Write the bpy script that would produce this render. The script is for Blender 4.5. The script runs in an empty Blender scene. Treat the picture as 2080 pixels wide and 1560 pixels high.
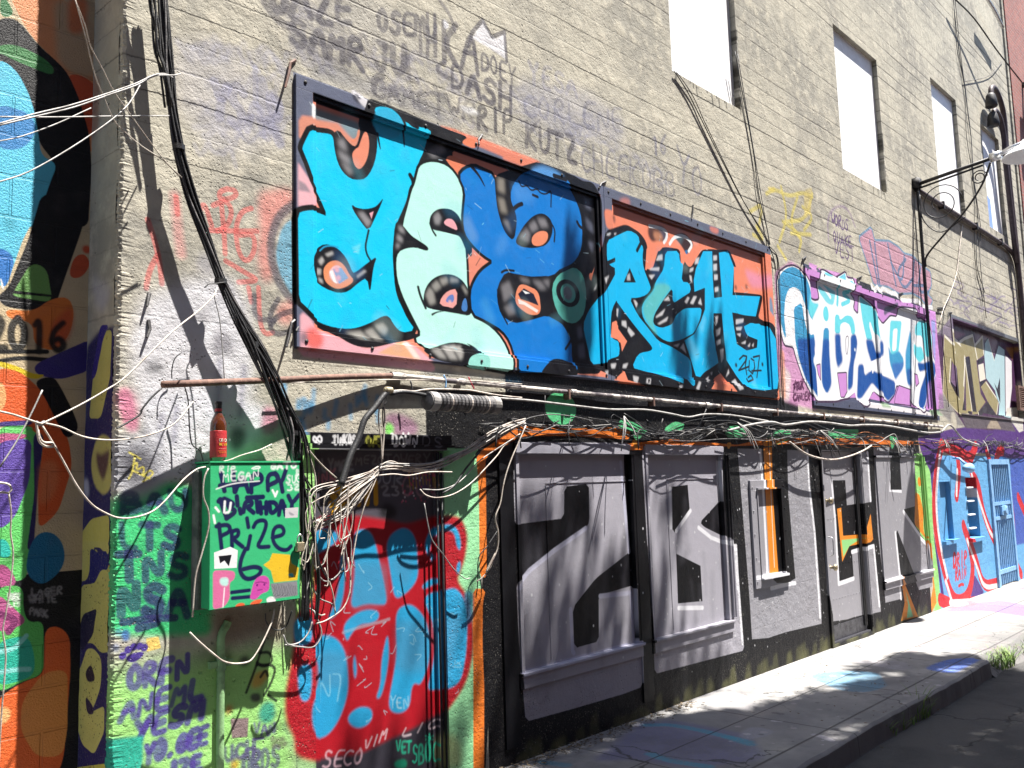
import bpy, bmesh, math, random
import numpy as np
from mathutils import Vector, Matrix
random.seed(7); RNG = np.random.default_rng(7)
SC = bpy.context.scene

# ------------------------------------------------------------------ camera
FPX, YAW, PITCH, ROLL = 1836.5, .829157, .110832, -.02959      # measured from the photo's vanishing points
CAMZ, CAMD = 1.73, 4.0
F_ = np.array([math.sin(YAW)*math.cos(PITCH), math.cos(YAW)*math.cos(PITCH), math.sin(PITCH)])
R0 = np.array([math.cos(YAW), -math.sin(YAW), 0.]); U0 = np.cross(R0, F_)
R_ = math.cos(ROLL)*R0 + math.sin(ROLL)*U0; U_ = -math.sin(ROLL)*R0 + math.cos(ROLL)*U0
CAM = np.array([0., -CAMD, CAMZ])
cd = bpy.data.cameras.new("camera"); cam = bpy.data.objects.new("camera", cd); SC.collection.objects.link(cam)
cd.sensor_width = 36; cd.lens = 36*FPX/2080; cd.clip_end = 500; cd.clip_start = .05
cam.matrix_world = Matrix(((R_[0], U_[0], -F_[0], CAM[0]), (R_[1], U_[1], -F_[1], CAM[1]), (R_[2], U_[2], -F_[2], CAM[2]), (0, 0, 0, 1)))
SC.camera = cam

# ------------------------------------------------------------------ sky, sun, exposure
SUN = Vector((.12, -.14, .50)).normalized()                     # towards the sun
w = bpy.data.worlds.new("World"); SC.world = w; w.use_nodes = True
nt = w.node_tree; nt.nodes.clear()
sky = nt.nodes.new("ShaderNodeTexSky"); sky.sky_type = 'NISHITA'; sky.sun_disc = False
sky.sun_elevation = math.asin(SUN.z); sky.sun_rotation = math.atan2(SUN.x, SUN.y)
bg = nt.nodes.new("ShaderNodeBackground"); bg.inputs[1].default_value = .06
wo = nt.nodes.new("ShaderNodeOutputWorld"); nt.links.new(sky.outputs[0], bg.inputs[0]); nt.links.new(bg.outputs[0], wo.inputs[0])
sl = bpy.data.lights.new("sun", 'SUN'); sl.energy = 5.0; sl.angle = math.radians(.53); sl.color = (1, .955, .89)
so = bpy.data.objects.new("sun", sl); SC.collection.objects.link(so)
so.rotation_euler = SUN.to_track_quat('Z', 'Y').to_euler(); so.location = (8, -12, 30)
SC.view_settings.view_transform = 'Standard'; SC.view_settings.look = 'None'; SC.view_settings.gamma = 1
SC.view_settings.use_curve_mapping = False
SC.view_settings.exposure = 1.88
SC.cycles.max_bounces = 6; SC.cycles.diffuse_bounces = 4; SC.cycles.transparent_max_bounces = 8

# ------------------------------------------------------------------ helpers: a point of the photo -> a point on a real plane
VW = dict(X=(0, 0, 1), A=(0, 0, .28846), B=(0, 400, .28846), C=(0, 760, .26923), D=(0, 1100, .29494), E=(220, 820, .29494), F=(220, 1180, .24362),
          G=(560, 760, .28201), H=(560, 1020, .34612), I=(560, 140, .21798), J=(560, 400, .23081), K=(880, 260, .33333), L=(1180, 380, .29494),
          M=(500, 0, .28846), N=(1000, 120, .26923), O=(1520, 380, .33333), P=(1640, 0, .30769), Q=(960, 740, .28846), R=(960, 1100, .29484),
          S=(1480, 820, .28846), T=(1480, 1140, .28846), U=(380, 860, .134615), V=(760, 720, .144231), W=(1560, 520, .217903), Y=(1880, 620, .179533))
def ray(x, y): return F_ + R_*((x-1040)/FPX) - U_*((y-780)/FPX)
def on_y(x, y, py=0.):
    r = ray(x, y); t = (py+CAMD)/r[1]; return CAM + r*t
def on_x(x, y, px):
    r = ray(x, y); return CAM + r*(px/r[0])
def on_z(x, y, pz):
    r = ray(x, y); return CAM + r*((pz-CAMZ)/r[2])
def pts(spec):
    """'I 10,20 30,40 J 5,6' -> photo pixels"""
    out = []; v = VW['X']
    for tok in spec.split():
        if tok in VW: v = VW[tok]
        else:
            a, b = tok.split(','); out.append((v[0]+float(a)*v[2], v[1]+float(b)*v[2]))
    return out
def lin(h):
    c = np.array([int(h[i:i+2], 16) for i in (0, 2, 4)])/255.
    return np.where(c < .04045, c/12.92, ((c+.055)/1.055)**2.4)
GAIN = 1.5
def alb(h, g=GAIN): return np.clip(lin(h)/g, .004, .86)       # sunlit colour in the photo -> paint colour

# ------------------------------------------------------------------ spray paint: every mark is laid on a sheet in wall metres
class Sheet:
    def __init__(s, name, proj, u0, u1, v0, v1, res):
        s.name, s.proj, s.u0, s.v0, s.res = name, proj, u0, v0, res
        s.u1, s.v1 = u1, v1
        s.w = int((u1-u0)*res); s.h = int((v1-v0)*res)
        s.rgb = np.empty((s.h, s.w, 3), np.float32); s.rgb[:] = (.3, .28, .23); s.a = np.zeros((s.h, s.w), np.float32)
    def uv(s, pl, py):
        o = []
        for x, y in pl:
            u, v = s.proj(x, y, py); o.append(((u-s.u0)*s.res, (v-s.v0)*s.res))
        return np.array(o)
    def put(s, m, y0, x0, col, a):
        h, w_ = m.shape
        A = m*a; d = s.a[y0:y0+h, x0:x0+w_]; c = s.rgb[y0:y0+h, x0:x0+w_]
        o = A+d*(1-A); k = np.where(o > 1e-4, A/np.maximum(o, 1e-4), 0)[..., None]
        c[:] = c*(1-k)+np.asarray(col, np.float32)*k; d[:] = o
    def fill(s, P, col, a=1., soft=.004):
        b = max(1, int(soft*s.res)); pad = 3*b+2
        x0 = max(0, int(P[:, 0].min())-pad); x1 = min(s.w, int(P[:, 0].max())+pad+2)
        y0 = max(0, int(P[:, 1].min())-pad); y1 = min(s.h, int(P[:, 1].max())+pad+2)
        if x1-x0 < 2 or y1-y0 < 2: return
        ss = 3; W = x1-x0; H = (y1-y0)*ss
        acc = np.zeros((H, W+2), np.float32); n = len(P)
        for i in range(n):
            ax, ay = P[i]; bx, by = P[(i+1) % n]; ay = (ay-y0)*ss; by = (by-y0)*ss; sg = 1.
            if ay > by: ax, ay, bx, by = bx, by, ax, ay; sg = -1.
            r0 = max(0, int(math.ceil(ay-.5))); r1 = min(H-1, int(math.ceil(by-.5))-1)
            if r1 < r0: continue
            r = np.arange(r0, r1+1); xc = np.clip(ax+(r+.5-ay)*(bx-ax)/(by-ay)-x0, 0, W-.001); ix = xc.astype(int); f = xc-ix
            acc[r, ix] += sg*(1-f); acc[r, ix+1] += sg*f
        m = np.clip(np.abs(np.cumsum(acc, 1)[:, :W]), 0, 1).reshape(y1-y0, ss, W).mean(1)
        if b > 1: m = blur(m, b)
        s.put(m, y0, x0, col, a)
    def stroke(s, P, wid, col, a=1., soft=.006, taper=False):
        rad = wid*s.res/2; sf = max(.8, soft*s.res); pad = int(rad+sf+2)
        x0 = max(0, int(P[:, 0].min())-pad); x1 = min(s.w, int(P[:, 0].max())+pad+2)
        y0 = max(0, int(P[:, 1].min())-pad); y1 = min(s.h, int(P[:, 1].max())+pad+2)
        if x1-x0 < 2 or y1-y0 < 2: return
        m = np.zeros((y1-y0, x1-x0), np.float32); n = len(P)
        for i in range(n-1):
            a_, b_ = P[i], P[i+1]
            c0 = max(x0, int(min(a_[0], b_[0]))-pad); c1 = min(x1, int(max(a_[0], b_[0]))+pad+2)
            d0 = max(y0, int(min(a_[1], b_[1]))-pad); d1 = min(y1, int(max(a_[1], b_[1]))+pad+2)
            if c1 <= c0 or d1 <= d0: continue
            yy, xx = np.mgrid[d0:d1, c0:c1]; d = b_-a_; L = max(1e-6, d@d)
            t = np.clip(((xx+.5-a_[0])*d[0]+(yy+.5-a_[1])*d[1])/L, 0, 1)
            q = np.hypot(xx+.5-a_[0]-t*d[0], yy+.5-a_[1]-t*d[1])
            rr = rad
            if taper: rr = rad*(1-.8*(i+t)/(n-1))
            v = m[d0-y0:d1-y0, c0-x0:c1-x0]; np.maximum(v, np.clip((rr-q)/sf+.5, 0, 1), out=v)
        s.put(m, y0, x0, col, a)
    def image(s):
        im = bpy.data.images.new(s.name, s.w, s.h, alpha=True)
        c = np.clip(s.rgb, 0, 1); c = np.where(c < .0031308, c*12.92, 1.055*np.power(np.maximum(c, 1e-6), 1/2.4)-.055)
        im.alpha_mode = 'CHANNEL_PACKED'
        im.pixels.foreach_set(np.dstack([c, s.a]).astype(np.float32).ravel()); im.update(); im.pack()
        return im
def blur(m, b):
    for ax in (0, 1):
        for _ in range(2):
            k = b | 1; p = [(0, 0), (0, 0)]; p[ax] = (k//2+1, k//2)
            c = np.cumsum(np.pad(m, p, mode='edge'), ax)
            n = m.shape[ax]
            m = (c[k:k+n]-c[:n])/k if ax == 0 else (c[:, k:k+n]-c[:, :n])/k
    return m
def chaikin(P, n, closed, cap=7.):
    """cut corners, but never more than cap texels so straight letter edges stay straight"""
    for _ in range(n):
        Q = np.roll(P, -1, 0) if closed else P[1:]; B = P if closed else P[:-1]
        d = Q-B; ln = np.maximum(np.hypot(d[:, 0], d[:, 1]), 1e-6)[:, None]; k = np.minimum(.25, cap/ln)
        M = np.stack([B+d*k, Q-d*k], 1).reshape(-1, 2); P = M if closed else np.vstack([P[:1], M, P[-1:]]); cap *= .5
    return P
wallS = Sheet("facade_paint", lambda x, y, p: on_y(x, y, p)[[0, 2]], 1.72, 18.4, -.25, 6.1, 230)
sideS = Sheet("return_paint", lambda x, y, p: on_x(x, y, 1.755)[[1, 2]], -.01, .34, -.1, 4.4, 420)
leftS = Sheet("block_wall_paint", lambda x, y, p: on_y(x, y, .32)[[0, 2]], .9, 1.78, -.1, 4.5, 300)
boxS = Sheet("cabinet_paint", lambda x, y, p: on_y(x, y, -.14)[[0, 2]], 2.10, 2.64, 1.15, 1.92, 700)
walkS = Sheet("pavement_paint", lambda x, y, p: on_z(x, y, 0)[[0, 1]], 2.5, 19., -1.5, .05, 110)
CUR = [wallS, 0.]
def P(spec, col, a=1., soft=.004, sm=2, ol=0, oc='0c0d12'):
    s, py = CUR; Q = s.uv(pts(spec), py)
    if sm: Q = chaikin(Q, sm, True)
    if ol: s.stroke(np.vstack([Q, Q[:1]]), ol*2, alb(oc), 1, .005)
    s.fill(Q, alb(col), a, soft)
def L(spec, col, wid, a=1., soft=.006, sm=2, taper=False):
    s, py = CUR; Q = s.uv(pts(spec), py)
    if sm: Q = chaikin(Q, sm, False, 40)
    s.stroke(Q, wid, alb(col), a, soft, taper)
def Rm(x0, z0, x1, z1, col, a=1., soft=.004):
    s = CUR[0]; q = np.array([((x-s.u0)*s.res, (z-s.v0)*s.res) for x, z in ((x0, z0), (x1, z0), (x1, z1), (x0, z1))]); s.fill(q, alb(col), a, soft)
def dot(spec, r, col, a=1., soft=.01, ry=None):
    s, py = CUR
    for c in s.uv(pts(spec), py):
        t = np.linspace(0, 6.283, 24, endpoint=False); s.fill(np.stack([c[0]+np.cos(t)*r*s.res, c[1]+np.sin(t)*(ry or r)*s.res], 1), alb(col), a, soft)
# handstyle stroke letters (unit box, y up)
GL = {'A': '0,0 .5,1 1,0|.2,.4 .8,.4', 'B': '.05,0 .05,1 .7,.95 .75,.6 .1,.52 .85,.45 .85,.05 .05,0', 'C': '.95,.85 .5,1 .1,.7 .1,.3 .5,0 .95,.15', 'D': '.1,0 .1,1 .7,.9 .95,.5 .7,.08 .1,0',
      'E': '.9,1 .1,1 .1,0 .9,0|.1,.5 .75,.5', 'F': '.1,0 .1,1 .9,1|.1,.5 .7,.5', 'G': '.9,.85 .5,1 .1,.6 .15,.15 .6,0 .95,.2 .95,.45 .6,.45', 'H': '.1,0 .1,1|.9,0 .9,1|.1,.5 .9,.5', 'I': '.5,0 .5,1', 'J': '.3,1 .9,1|.65,1 .65,.2 .4,0 .1,.2',
      'K': '.1,0 .1,1|.9,1 .1,.45 .9,0', 'L': '.1,1 .1,0 .9,0', 'M': '.05,0 .15,1 .5,.35 .85,1 .95,0', 'N': '.1,0 .1,1 .9,0 .9,1', 'O': '.5,1 .1,.75 .1,.25 .5,0 .9,.25 .9,.75 .5,1', 'P': '.1,0 .1,1 .8,.95 .85,.55 .1,.45', 'Q': '.5,1 .1,.7 .1,.3 .5,0 .9,.3 .9,.7 .5,1|.6,.3 1,-.1',
      'R': '.1,0 .1,1 .8,.95 .8,.6 .1,.5 .9,0', 'S': '.9,.85 .5,1 .15,.8 .3,.55 .8,.45 .85,.15 .5,0 .1,.15', 'T': '0,1 1,1|.5,1 .5,0', 'U': '.1,1 .1,.25 .5,0 .9,.25 .9,1', 'V': '.05,1 .5,0 .95,1', 'W': '0,1 .25,0 .5,.6 .75,0 1,1', 'X': '.1,1 .9,0|.9,1 .1,0', 'Y': '.05,1 .5,.5 .95,1|.5,.5 .5,0', 'Z': '.1,1 .9,1 .1,0 .95,0',
      '0': '.5,1 .1,.75 .1,.25 .5,0 .9,.25 .9,.75 .5,1', '1': '.3,.8 .55,1 .55,0', '2': '.1,.8 .5,1 .85,.75 .1,0 .95,0', '3': '.1,.95 .8,.9 .4,.55 .9,.35 .6,0 .1,.1', '4': '.7,0 .7,1 .1,.35 .95,.35', '6': '.8,1 .25,.7 .1,.25 .5,0 .9,.25 .6,.5 .15,.35', '7': '.1,1 .9,1 .4,0', '8': '.5,.55 .2,.75 .5,1 .8,.75 .2,.3 .5,0 .85,.25 .5,.55', '9': '.85,.6 .4,.5 .15,.75 .5,1 .85,.75 .75,0',
      '.': '.4,0 .5,.05', '-': '.1,.5 .9,.5', '*': '.5,.1 .5,.9|.1,.3 .9,.7|.1,.7 .9,.3', '!': '.5,1 .5,.3|.5,.05 .5,0', ' ': ''}
def T(txt, spec, h, col, wid, a=1., soft=.006, slant=0., sm=1, wild=.5):
    """write txt along the baseline p0 -> p1 of spec, letters about h photo pixels tall, each one drawn differently"""
    s, py = CUR; (ax, ay), (bx, by) = pts(spec); n = len(txt); R = random.uniform
    for i, ch in enumerate(txt):
        hs, sx, sk, lift, cu = h*(1+R(-.22, .25)*wild), 1+R(-.12, .28)*wild, slant+R(-.16, .2)*wild, R(-.12, .1)*wild, R(-.12, .12)*wild
        for st in GL[ch].split('|'):
            if not st: continue
            q = [tuple(map(float, k.split(','))) for k in st.split()]; pp = []
            for u, v in q:
                u += R(-.07, .07)*wild; v += R(-.07, .07)*wild; f = (i+.1+.8*sx*u+sk*v+cu*math.sin(3.1*v))/n
                pp.append((ax+(bx-ax)*f, ay+(by-ay)*f-hs*(v+lift)))
            Q = s.uv(pp, py)
            if sm and len(Q) > 2: Q = chaikin(Q, sm+1, False, 30)
            w_ = wid*R(.78, 1.2); s.stroke(Q, w_, alb(col), a*R(.8, 1.), soft*R(.8, 2.2))
            if R(0, 1) < .45 and len(Q) > 2: m_ = len(Q)//2; s.stroke(Q[m_-1:], w_*1.25, alb(col), a*.5, soft*2.5)
def haze(name, n, box, cols, scale, al):
    """old half-faded tags: quick loops laid over one another"""
    v = VW[name]; R = random.uniform
    for i in range(n):
        x, y = R(box[0], box[2]), R(box[1], box[3]); y += (x-box[0])*box[4]; P_ = []
        for k in range(random.randint(5, 11)): P_.append(f'{x+k*scale*.3+R(-.3, .3)*scale:.0f},{y+k*scale*.3*box[4]+R(-.7, .7)*scale:.0f}')
        L(name+' '+' '.join(P_), random.choice(cols), R(.012, .035), R(*al), R(.008, .03))

# ================================================================== the painting on the long concrete wall
K_ = '15151b'
# --- upper concrete: haze of old buff paint and the grey marker tags
P('M 120,-40 900,-40 1300,300 1300,420 900,330 600,420 300,300', 'b9b4ac', .45, .12)
P('N 200,150 700,240 1000,460 980,640 500,560 200,430', 'a9a8b4', .5, .1)
P('M 560,420 840,560 1100,620 1560,900 1400,880 900,690 420,520', '85858c', .6, .05)
P('A 1230,300 1500,300 1950,650 2000,1000 1500,1100 1230,700', 'b4b3c4', .35, .1)
haze('M', 64, (200, -20, 1500, 330, .42), ('77747e', '8a8894', '6a6872', '9a98a8'), 90, (.16, .42))
haze('N', 46, (0, 150, 1300, 420, .45), ('8a8aa0', '77778c', '9a9ab0'), 80, (.14, .36)); haze('A', 26, (1250, 250, 1900, 1050, .2), ('9a9ab4', 'a8a8bc', '8c8c9c'), 110, (.14, .34))
haze('O', 16, (1200, 560, 1600, 760, .3), ('8a7aa8', '776a90'), 50, (.3, .6))
tg = '55525c'
T('OAZE', 'M 150,95 760,170', 62, tg, .042, .75)
L('M 130,20 180,90 250,170 330,190', tg, .05, .6)
T('SAMR', 'M 300,300 830,490', 58, tg, .042, .75)
T('OSEMU', 'M 920,215 1350,270', 44, tg, .032, .75)
T('IH', 'M 1190,380 1340,380', 55, tg, .03, .7)
T('KA', 'M 1370,420 1640,510', 84, tg, .04, .8)
P('M 1590,270 1670,140 1720,250 1760,270 1825,230 1830,420 1790,390 1700,330', 'ecebf0', .85, .01, 0)
L('M 1570,330 1590,230 1665,140 1730,260 1820,225 1835,430', tg, .03, .75, sm=0)
L('M 1360,0 1440,110 1470,220', tg, .03, .6)
P('M 1390,120 1440,190 1390,210', 'e8e8ee', .8, .01)
T('DOEY', 'M 1650,480 1900,610', 36, tg, .022, .75)
T('DASH', 'M 1430,600 1880,800', 50, tg, .034, .82, wild=.22)
L('M 1480,570 1360,520 1340,470 1400,430', tg, .03, .7)
T('JUL', 'M 900,480 1230,570', 58, tg, .045, .6)
T('GAMETWR', 'M 880,680 1620,860', 38, tg, .026, .5)
L('M 900,640 900,560 960,530', tg, .05, .6)
T('RIP', 'M 1620,900 1890,950', 46, '45424c', .03, .85, wild=.22)
P('M 1480,740 1600,760 1650,810 1560,800', 'f0f0f2', .7, .02)
T('KUTZ', 'N 240,660 640,790', 50, tg, .035, .7, wild=.22)
T('CORLENE', 'N 230,420 1000,560', 44, '77778c', .03, .45)
T('YESA', 'N 270,180 640,290', 40, '8a8aa6', .035, .35)
T('CHEEKOBB', 'N 660,830 1390,1050', 50, '66667c', .026, .5)
T('YO', 'N 1380,880 1600,1080', 66, '6a6a84', .034, .55)
T('16', 'N 1200,700 1320,720', 34, '6a6a84', .03, .55)
T('YSAR', 'A 1480,820 1980,1000', 75, '8f8fae', .045, .4)
T('TPSY', 'M 40,700 240,1000', 70, '9090aa', .04, .4)
# --- yellow scribble, purple tag and the pink throw-up further along
P('O 70,0 400,0 400,260 360,440 180,430 120,200', '8f8a80', .4, .08)
for q in ('O 200,0 240,180 190,330', 'O 110,40 160,10 250,60 330,30 390,60', 'O 300,60 250,220 320,320', 'O 390,40 350,200 240,210', 'O 10,150 90,100 60,260', 'O 210,210 330,300 310,390', 'O 180,360 230,440', 'O 30,290 100,330 50,240', 'O 260,280 380,290', 'O 330,120 400,180 340,260'):
    L(q, 'd8c868', .045, .75, .02)
P('O 110,0 170,0 150,40', 'dcc860', .8, .02); P('O 340,20 390,0 380,170 340,190', 'dcc87a', .6, .02)
L('O 490,330 480,180 540,110 610,130 650,240', '8a6aa0', .03, .5, .03)
T('WORDS', 'O 505,225 610,270', 22, '5a3a78', .02, .9); T('QUAKE', 'O 515,330 630,370', 22, '5a3a78', .02, .9); T('VEST', 'O 520,420 650,450', 30, '5a3a78', .018, .85)
P('O 675,310 750,250 768,330 860,335 915,370 950,410 1005,425 1050,480 1110,520 1115,600 1085,650 1122,690 1100,735 1050,670 1000,640 920,645 850,600 765,590 715,430', 'cf9aae', .9, .01, 1, .03, '7f9cb8')
for q in ('O 740,330 790,590', 'O 770,340 780,440 800,590', 'O 850,350 900,600', 'O 870,460 940,600 950,420', 'O 960,440 900,520 950,630 1000,560', 'O 1010,440 1000,640', 'O 1050,490 1030,640 1100,640', 'O 1010,600 1080,600'):
    L(q, '6a82a6', .045, .9)
for q in ('O 1250,570 1330,600 1260,640 1330,680', 'O 1270,690 1380,700 1300,760 1350,800', 'O 1450,660 1530,690 1470,720', 'O 1450,740 1560,780 1480,830', 'O 1600,610 1650,640 1600,720', 'O 1590,760 1640,800'):
    L(q, '776a90', .03, .6, .02)
for a_, b_, c_, d_ in ((6.55, 7.765, 5.275, 6.1), (10.19, 11.55, 5.28, 6.1), (13.72, 14.91, 5.65, 6.1), (16.24, 17.29, 5.76, 6.1)):
    for q in range(60):
        f = random.random(); x_, z_ = random.choice(((b_+.01, c_+(d_-c_)*f), (b_+.005, c_+(d_-c_)*f), (a_+(b_-a_)*f, c_-.015)))
        wallS.stroke(np.array([((x_-wallS.u0)*230, (z_-wallS.v0)*230), ((x_+random.uniform(-.02, .02)-wallS.u0)*230, (z_+random.uniform(-.12, .12)-wallS.v0)*230)]), random.uniform(.008, .03), alb(random.choice(('3a372f', '4a463c', 'c8c4b8'))), .7, .01)
# --- left stretch: red tag, half a blue disc, silver spray cloud, green base
red = 'e2625f'
L('B 1230,-10 1250,200 1275,400', 'e89090', .05, .5, .03)
P('B 1820,-40 2070,-60 2070,60 1960,140 1900,300 1900,420 1940,550 1850,620 1810,400 1830,200', 'ea8f86', .75, .05)
for q in ('B 1040,160 1075,260 1110,390 1130,500 1140,610', 'B 1110,410 1050,520 1030,640', 'A 1600,1330 1545,1350 1545,1400 1600,1405 1665,1380 1660,1340 1600,1330', 'B 1240,0 1250,120', 'B 1410,90 1440,40 1490,200', 'B 1500,60 1590,20 1640,100 1600,210 1530,240',
          'B 1560,60 1580,280 1585,400', 'B 1770,80 1700,100 1655,220 1680,400 1740,465 1795,380 1790,260 1690,270', 'B 1460,235 1640,240 1810,240', 'B 1590,450 1720,530 1830,590 1680,600', 'B 1820,640 1830,900 1870,970 1920,955', 'B 1750,640 1770,740'):
    L(q, red, .028, .66)
P('B 2080,140 1990,200 1950,330 1940,450 1990,600 2080,730', '6fb0cc', .9, .01)
L('B 2080,50 1980,110 1920,230 1905,380 1930,520 1990,650 2080,760', '5d5b66', .05, .8, .02)
P('B 1940,760 2070,720 2070,900 1960,900', 'e88078', .6, .04)
for q in ('B 1960,720 1900,820 1900,930 1960,975 2060,935', 'B 2075,800 1960,830 1910,900', 'B 1790,690 1790,860 1930,870'): L(q, '4d4a55', .03, .75)
P('B 1000,700 1150,660 1300,600 1450,560 1610,560 1720,700 1770,900 1790,1200 1740,1560 1000,1560 930,1300 920,1000', 'e6e6ee', .82, .08)
P('E 230,-60 640,-60 1120,30 1100,200 700,420 560,520 280,560 60,520 60,330 240,300', 'e4e5ee', .88, .06)
for q, c, a in (('B 1470,960 1600,940 1660,1050 1600,1130 1470,1100', '85828c', .7), ('B 1370,810 1480,800 1500,880 1400,910', '8f8b90', .6), ('B 1120,900 1190,900 1200,1000 1120,1010', '85858c', .6), ('B 1540,560 1660,640 1600,730 1520,690', '9a98a4', .5), ('B 1360,420 1500,380 1560,540 1400,560', 'a5a3b0', .5),
                ('B 1000,1150 1180,1190 1120,1250 1040,1240', '333338', .8), ('E 850,140 960,170 940,300 860,350 820,260', '30303a', .85), ('E 230,160 310,150 300,240 220,230', '3a3a42', .75), ('E 330,340 380,340 370,380 330,380', '44444c', .7), ('E 430,200 490,210 480,240 430,240', '4a4a52', .7)):
    P(q, c, a, .035)
for q in ('E 330,40 300,300', 'E 420,60 400,330', 'E 520,40 500,200', 'E 620,60 640,340', 'E 1010,70 1000,150', 'B 1480,900 1440,1300', 'B 1600,1150 1640,1500', 'B 1100,800 1180,1050', 'B 1010,960 960,1020'): L(q, 'f0f0f5', .05, .6, .04)
for q in ('E 370,80 350,280', 'E 470,30 450,260', 'B 1550,1160 1530,1500', 'B 1720,1200 1690,1540'): L(q, '8a88a0', .03, .55, .03)
P('C 880,110 985,100 1060,430 960,450 890,260', 'dc7fa0', .85, .02)
P('E 1050,230 1170,170 1190,50 1080,10 1060,60', 'd6799a', .7, .03)
P('B 950,1350 1000,1560 870,1560 840,1350', 'dc86a4', .5, .04)
P('E 20,640 150,610 300,570 420,530 560,560 720,640 720,1600 0,1600', '48d084', 1, .03)
Rm(1.7, -.3, 2.71, .98, 'a6e284', 1, .12)
dot('C 1020,690', .15, 'b9bac2', .9, .06); dot('C 1030,690', .085, '5a5962', .9, .06)
for q in ('C 975,590 1060,640', 'C 1015,630 1000,740 970,790', 'C 1000,690 1040,660 1025,730 1090,690 1080,760', 'C 1090,760 1130,720 1165,750 1080,810', 'C 990,720 1130,790'): L(q, 'ddd060', .009, .9, .004)
nv = '33366e'; pu = '55429c'
T('BAU', 'E 80,745 560,740', 38, nv, .034, .85, wild=.22); T('LTS', 'E 70,990 500,1000', 46, nv, .034, .85, wild=.22); T('TNS', 'E 60,1215 560,1200', 52, nv, .036, .9, wild=.22); T('NSA', 'E 60,1450 560,1460', 60, nv, .044, .92, wild=.22)
L('E 100,1505 280,1480 460,1475', nv, .034, .9); L('E 210,1545 330,1510', nv, .04, .9)
T('ORFN', 'F 150,915 680,790', 44, pu, .032, .92, wild=.22); T('ANEML', 'F 85,1170 790,965', 38, pu, .028, .92, slant=.2, wild=.22); T('YESM', 'F 190,1350 790,1130', 38, pu, .03, .9, slant=.2, wild=.22); L('F 330,1180 260,1320 210,1420', pu, .03, .9)
T('YO.GEE', 'F 290,1530 830,1345', 34, pu, .03, .9, slant=.15, wild=.22); T('IZE', 'F 500,1640 780,1570', 28, pu, .03, .9, wild=.22)
P('F -10,1320 290,1290 290,1470 275,1580 -20,1580', '35b59c', 1, .01, 0); P('F 315,480 420,465 440,560 322,592', 'f0d074', 1, .006, 0)
P('F 110,410 170,400 185,470 150,515 105,480', '4f7cc4', .9, .01); P('F 60,410 100,390 110,440 60,470', '5a80c8', .8, .02); P('F 40,520 90,540 90,590 40,580', '5a80c8', .8, .02)
P('F 140,640 200,600 290,585 300,620 220,682 160,675', pu, 1, .006); haze('F', 8, (1150, 1000, 1480, 1500, 0), ('5a6a70', '6a7a60'), 60, (.3, .6)); dot('F 165,575 212,550 262,545 300,556 120,625', .017, pu, 1, .006)
P('F 820,250 1460,200 1460,600 1300,420 1000,560 880,430', '8f8070', .75, .05)
P('F 800,560 900,580 830,700 700,680', '55604a', .5, .06); P('F 1090,640 1160,610 1190,690 1130,720 1090,700', '3a2f3a', .85, .02)
P('F 1210,760 1350,735 1300,870 1180,910', 'dca848', .8, .02)
for q in ('F 1310,470 1260,620 1230,720 1150,930', 'F 1260,600 1350,590 1370,680 1290,720 1240,680', 'F 1240,700 1400,700 1370,830 1300,950', 'F 1330,950 1400,1000', 'F 1270,800 1310,740 1330,790'): L(q, '1c1a20', .014, .9)
P('F 980,1030 1050,1040 1010,1120 975,1110', 'cf7f40', .8, .02); P('F 1020,1150 1170,1140 1160,1300 1030,1312', '8f7c7c', 1, .005, 0); P('F 1180,940 1270,930 1270,1010 1190,1010', '4a4048', .9, .01)
P('F 1270,1010 1390,1000 1390,1180 1250,1190', '3aa890', .9, .02); T('VAN', 'F 1205,1290 1400,1280', 24, '6a6a90', .014, .9); L('F 1215,1320 1290,1310', '6a6a90', .014)
T('UCH', 'F 960,1520 1230,1450', 30, '5f5a85', .022, .9, wild=.22); T('LORDS', 'F 1030,1650 1430,1540', 44, '5f5a85', .024, .9, wild=.22); P('F 1020,1510 1100,1490 1080,1570 1020,1570', 'f0cc40', .9, .02)
dot('F 1370,1320 1410,1330 1450,1320 1380,1370 1430,1370 1470,1360', .016, '6f7060', .8, .01)
# --- blocks by the doorway
for i in range(26):
    x, y = random.uniform(20, 740), random.uniform(70, 330)
    if y < 340-.33*x+60 or random.random() < .3: L(f'G {x},{y} {x+random.uniform(-25,15)},{y+random.uniform(40,110)}', '3f9ccf', .03, .55, .02)
P('V 150,830 370,830 620,960 610,1140 270,1140 150,1130', 'a56f95', .75, .03); dot('V 210,1050', .035, '7ee060', .9, .02)
Rm(2.69, .5, 2.815, 2.02, 'a8e288'); Rm(2.69, -.25, 3.74, .62, '3d3a44')
Rm(2.69, -.25, 2.81, .55, 'a4d090', .9, .03)
Rm(2.77, 1.95, 3.8, 2.035, '17171d'); Rm(2.81, 1.1, 3.74, 1.945, '5b5862')
Rm(3.6, 1.95, 4.35, 2.32, '121217'); Rm(3.3, 2.24, 4.35, 2.33, '26262c', .6, .03)
Rm(3.735, -.25, 4.03, 1.96, 'a6eeb2'); P('H 980,1360 1080,1380 1090,1560 980,1560', 'd8d890', .6, .05)
Rm(4.3, 2.2, 8.6, 2.5, '14161e'); Rm(8.5, 2.2, 12.4, 2.36, '1c1f2a'); P('V 640,190 1100,250 2080,330 2080,400 1300,300 640,250', '2a5a78', .7, .03)
P('Q 0,640 90,560 250,470 350,435 350,520 200,590 60,690', '101014', 1)
gy = 'b5b5bd'
L('G 285,500 255,480 260,445 285,470 310,500 320,465 300,440 270,490 285,500', 'ececf0', .012)
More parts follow.
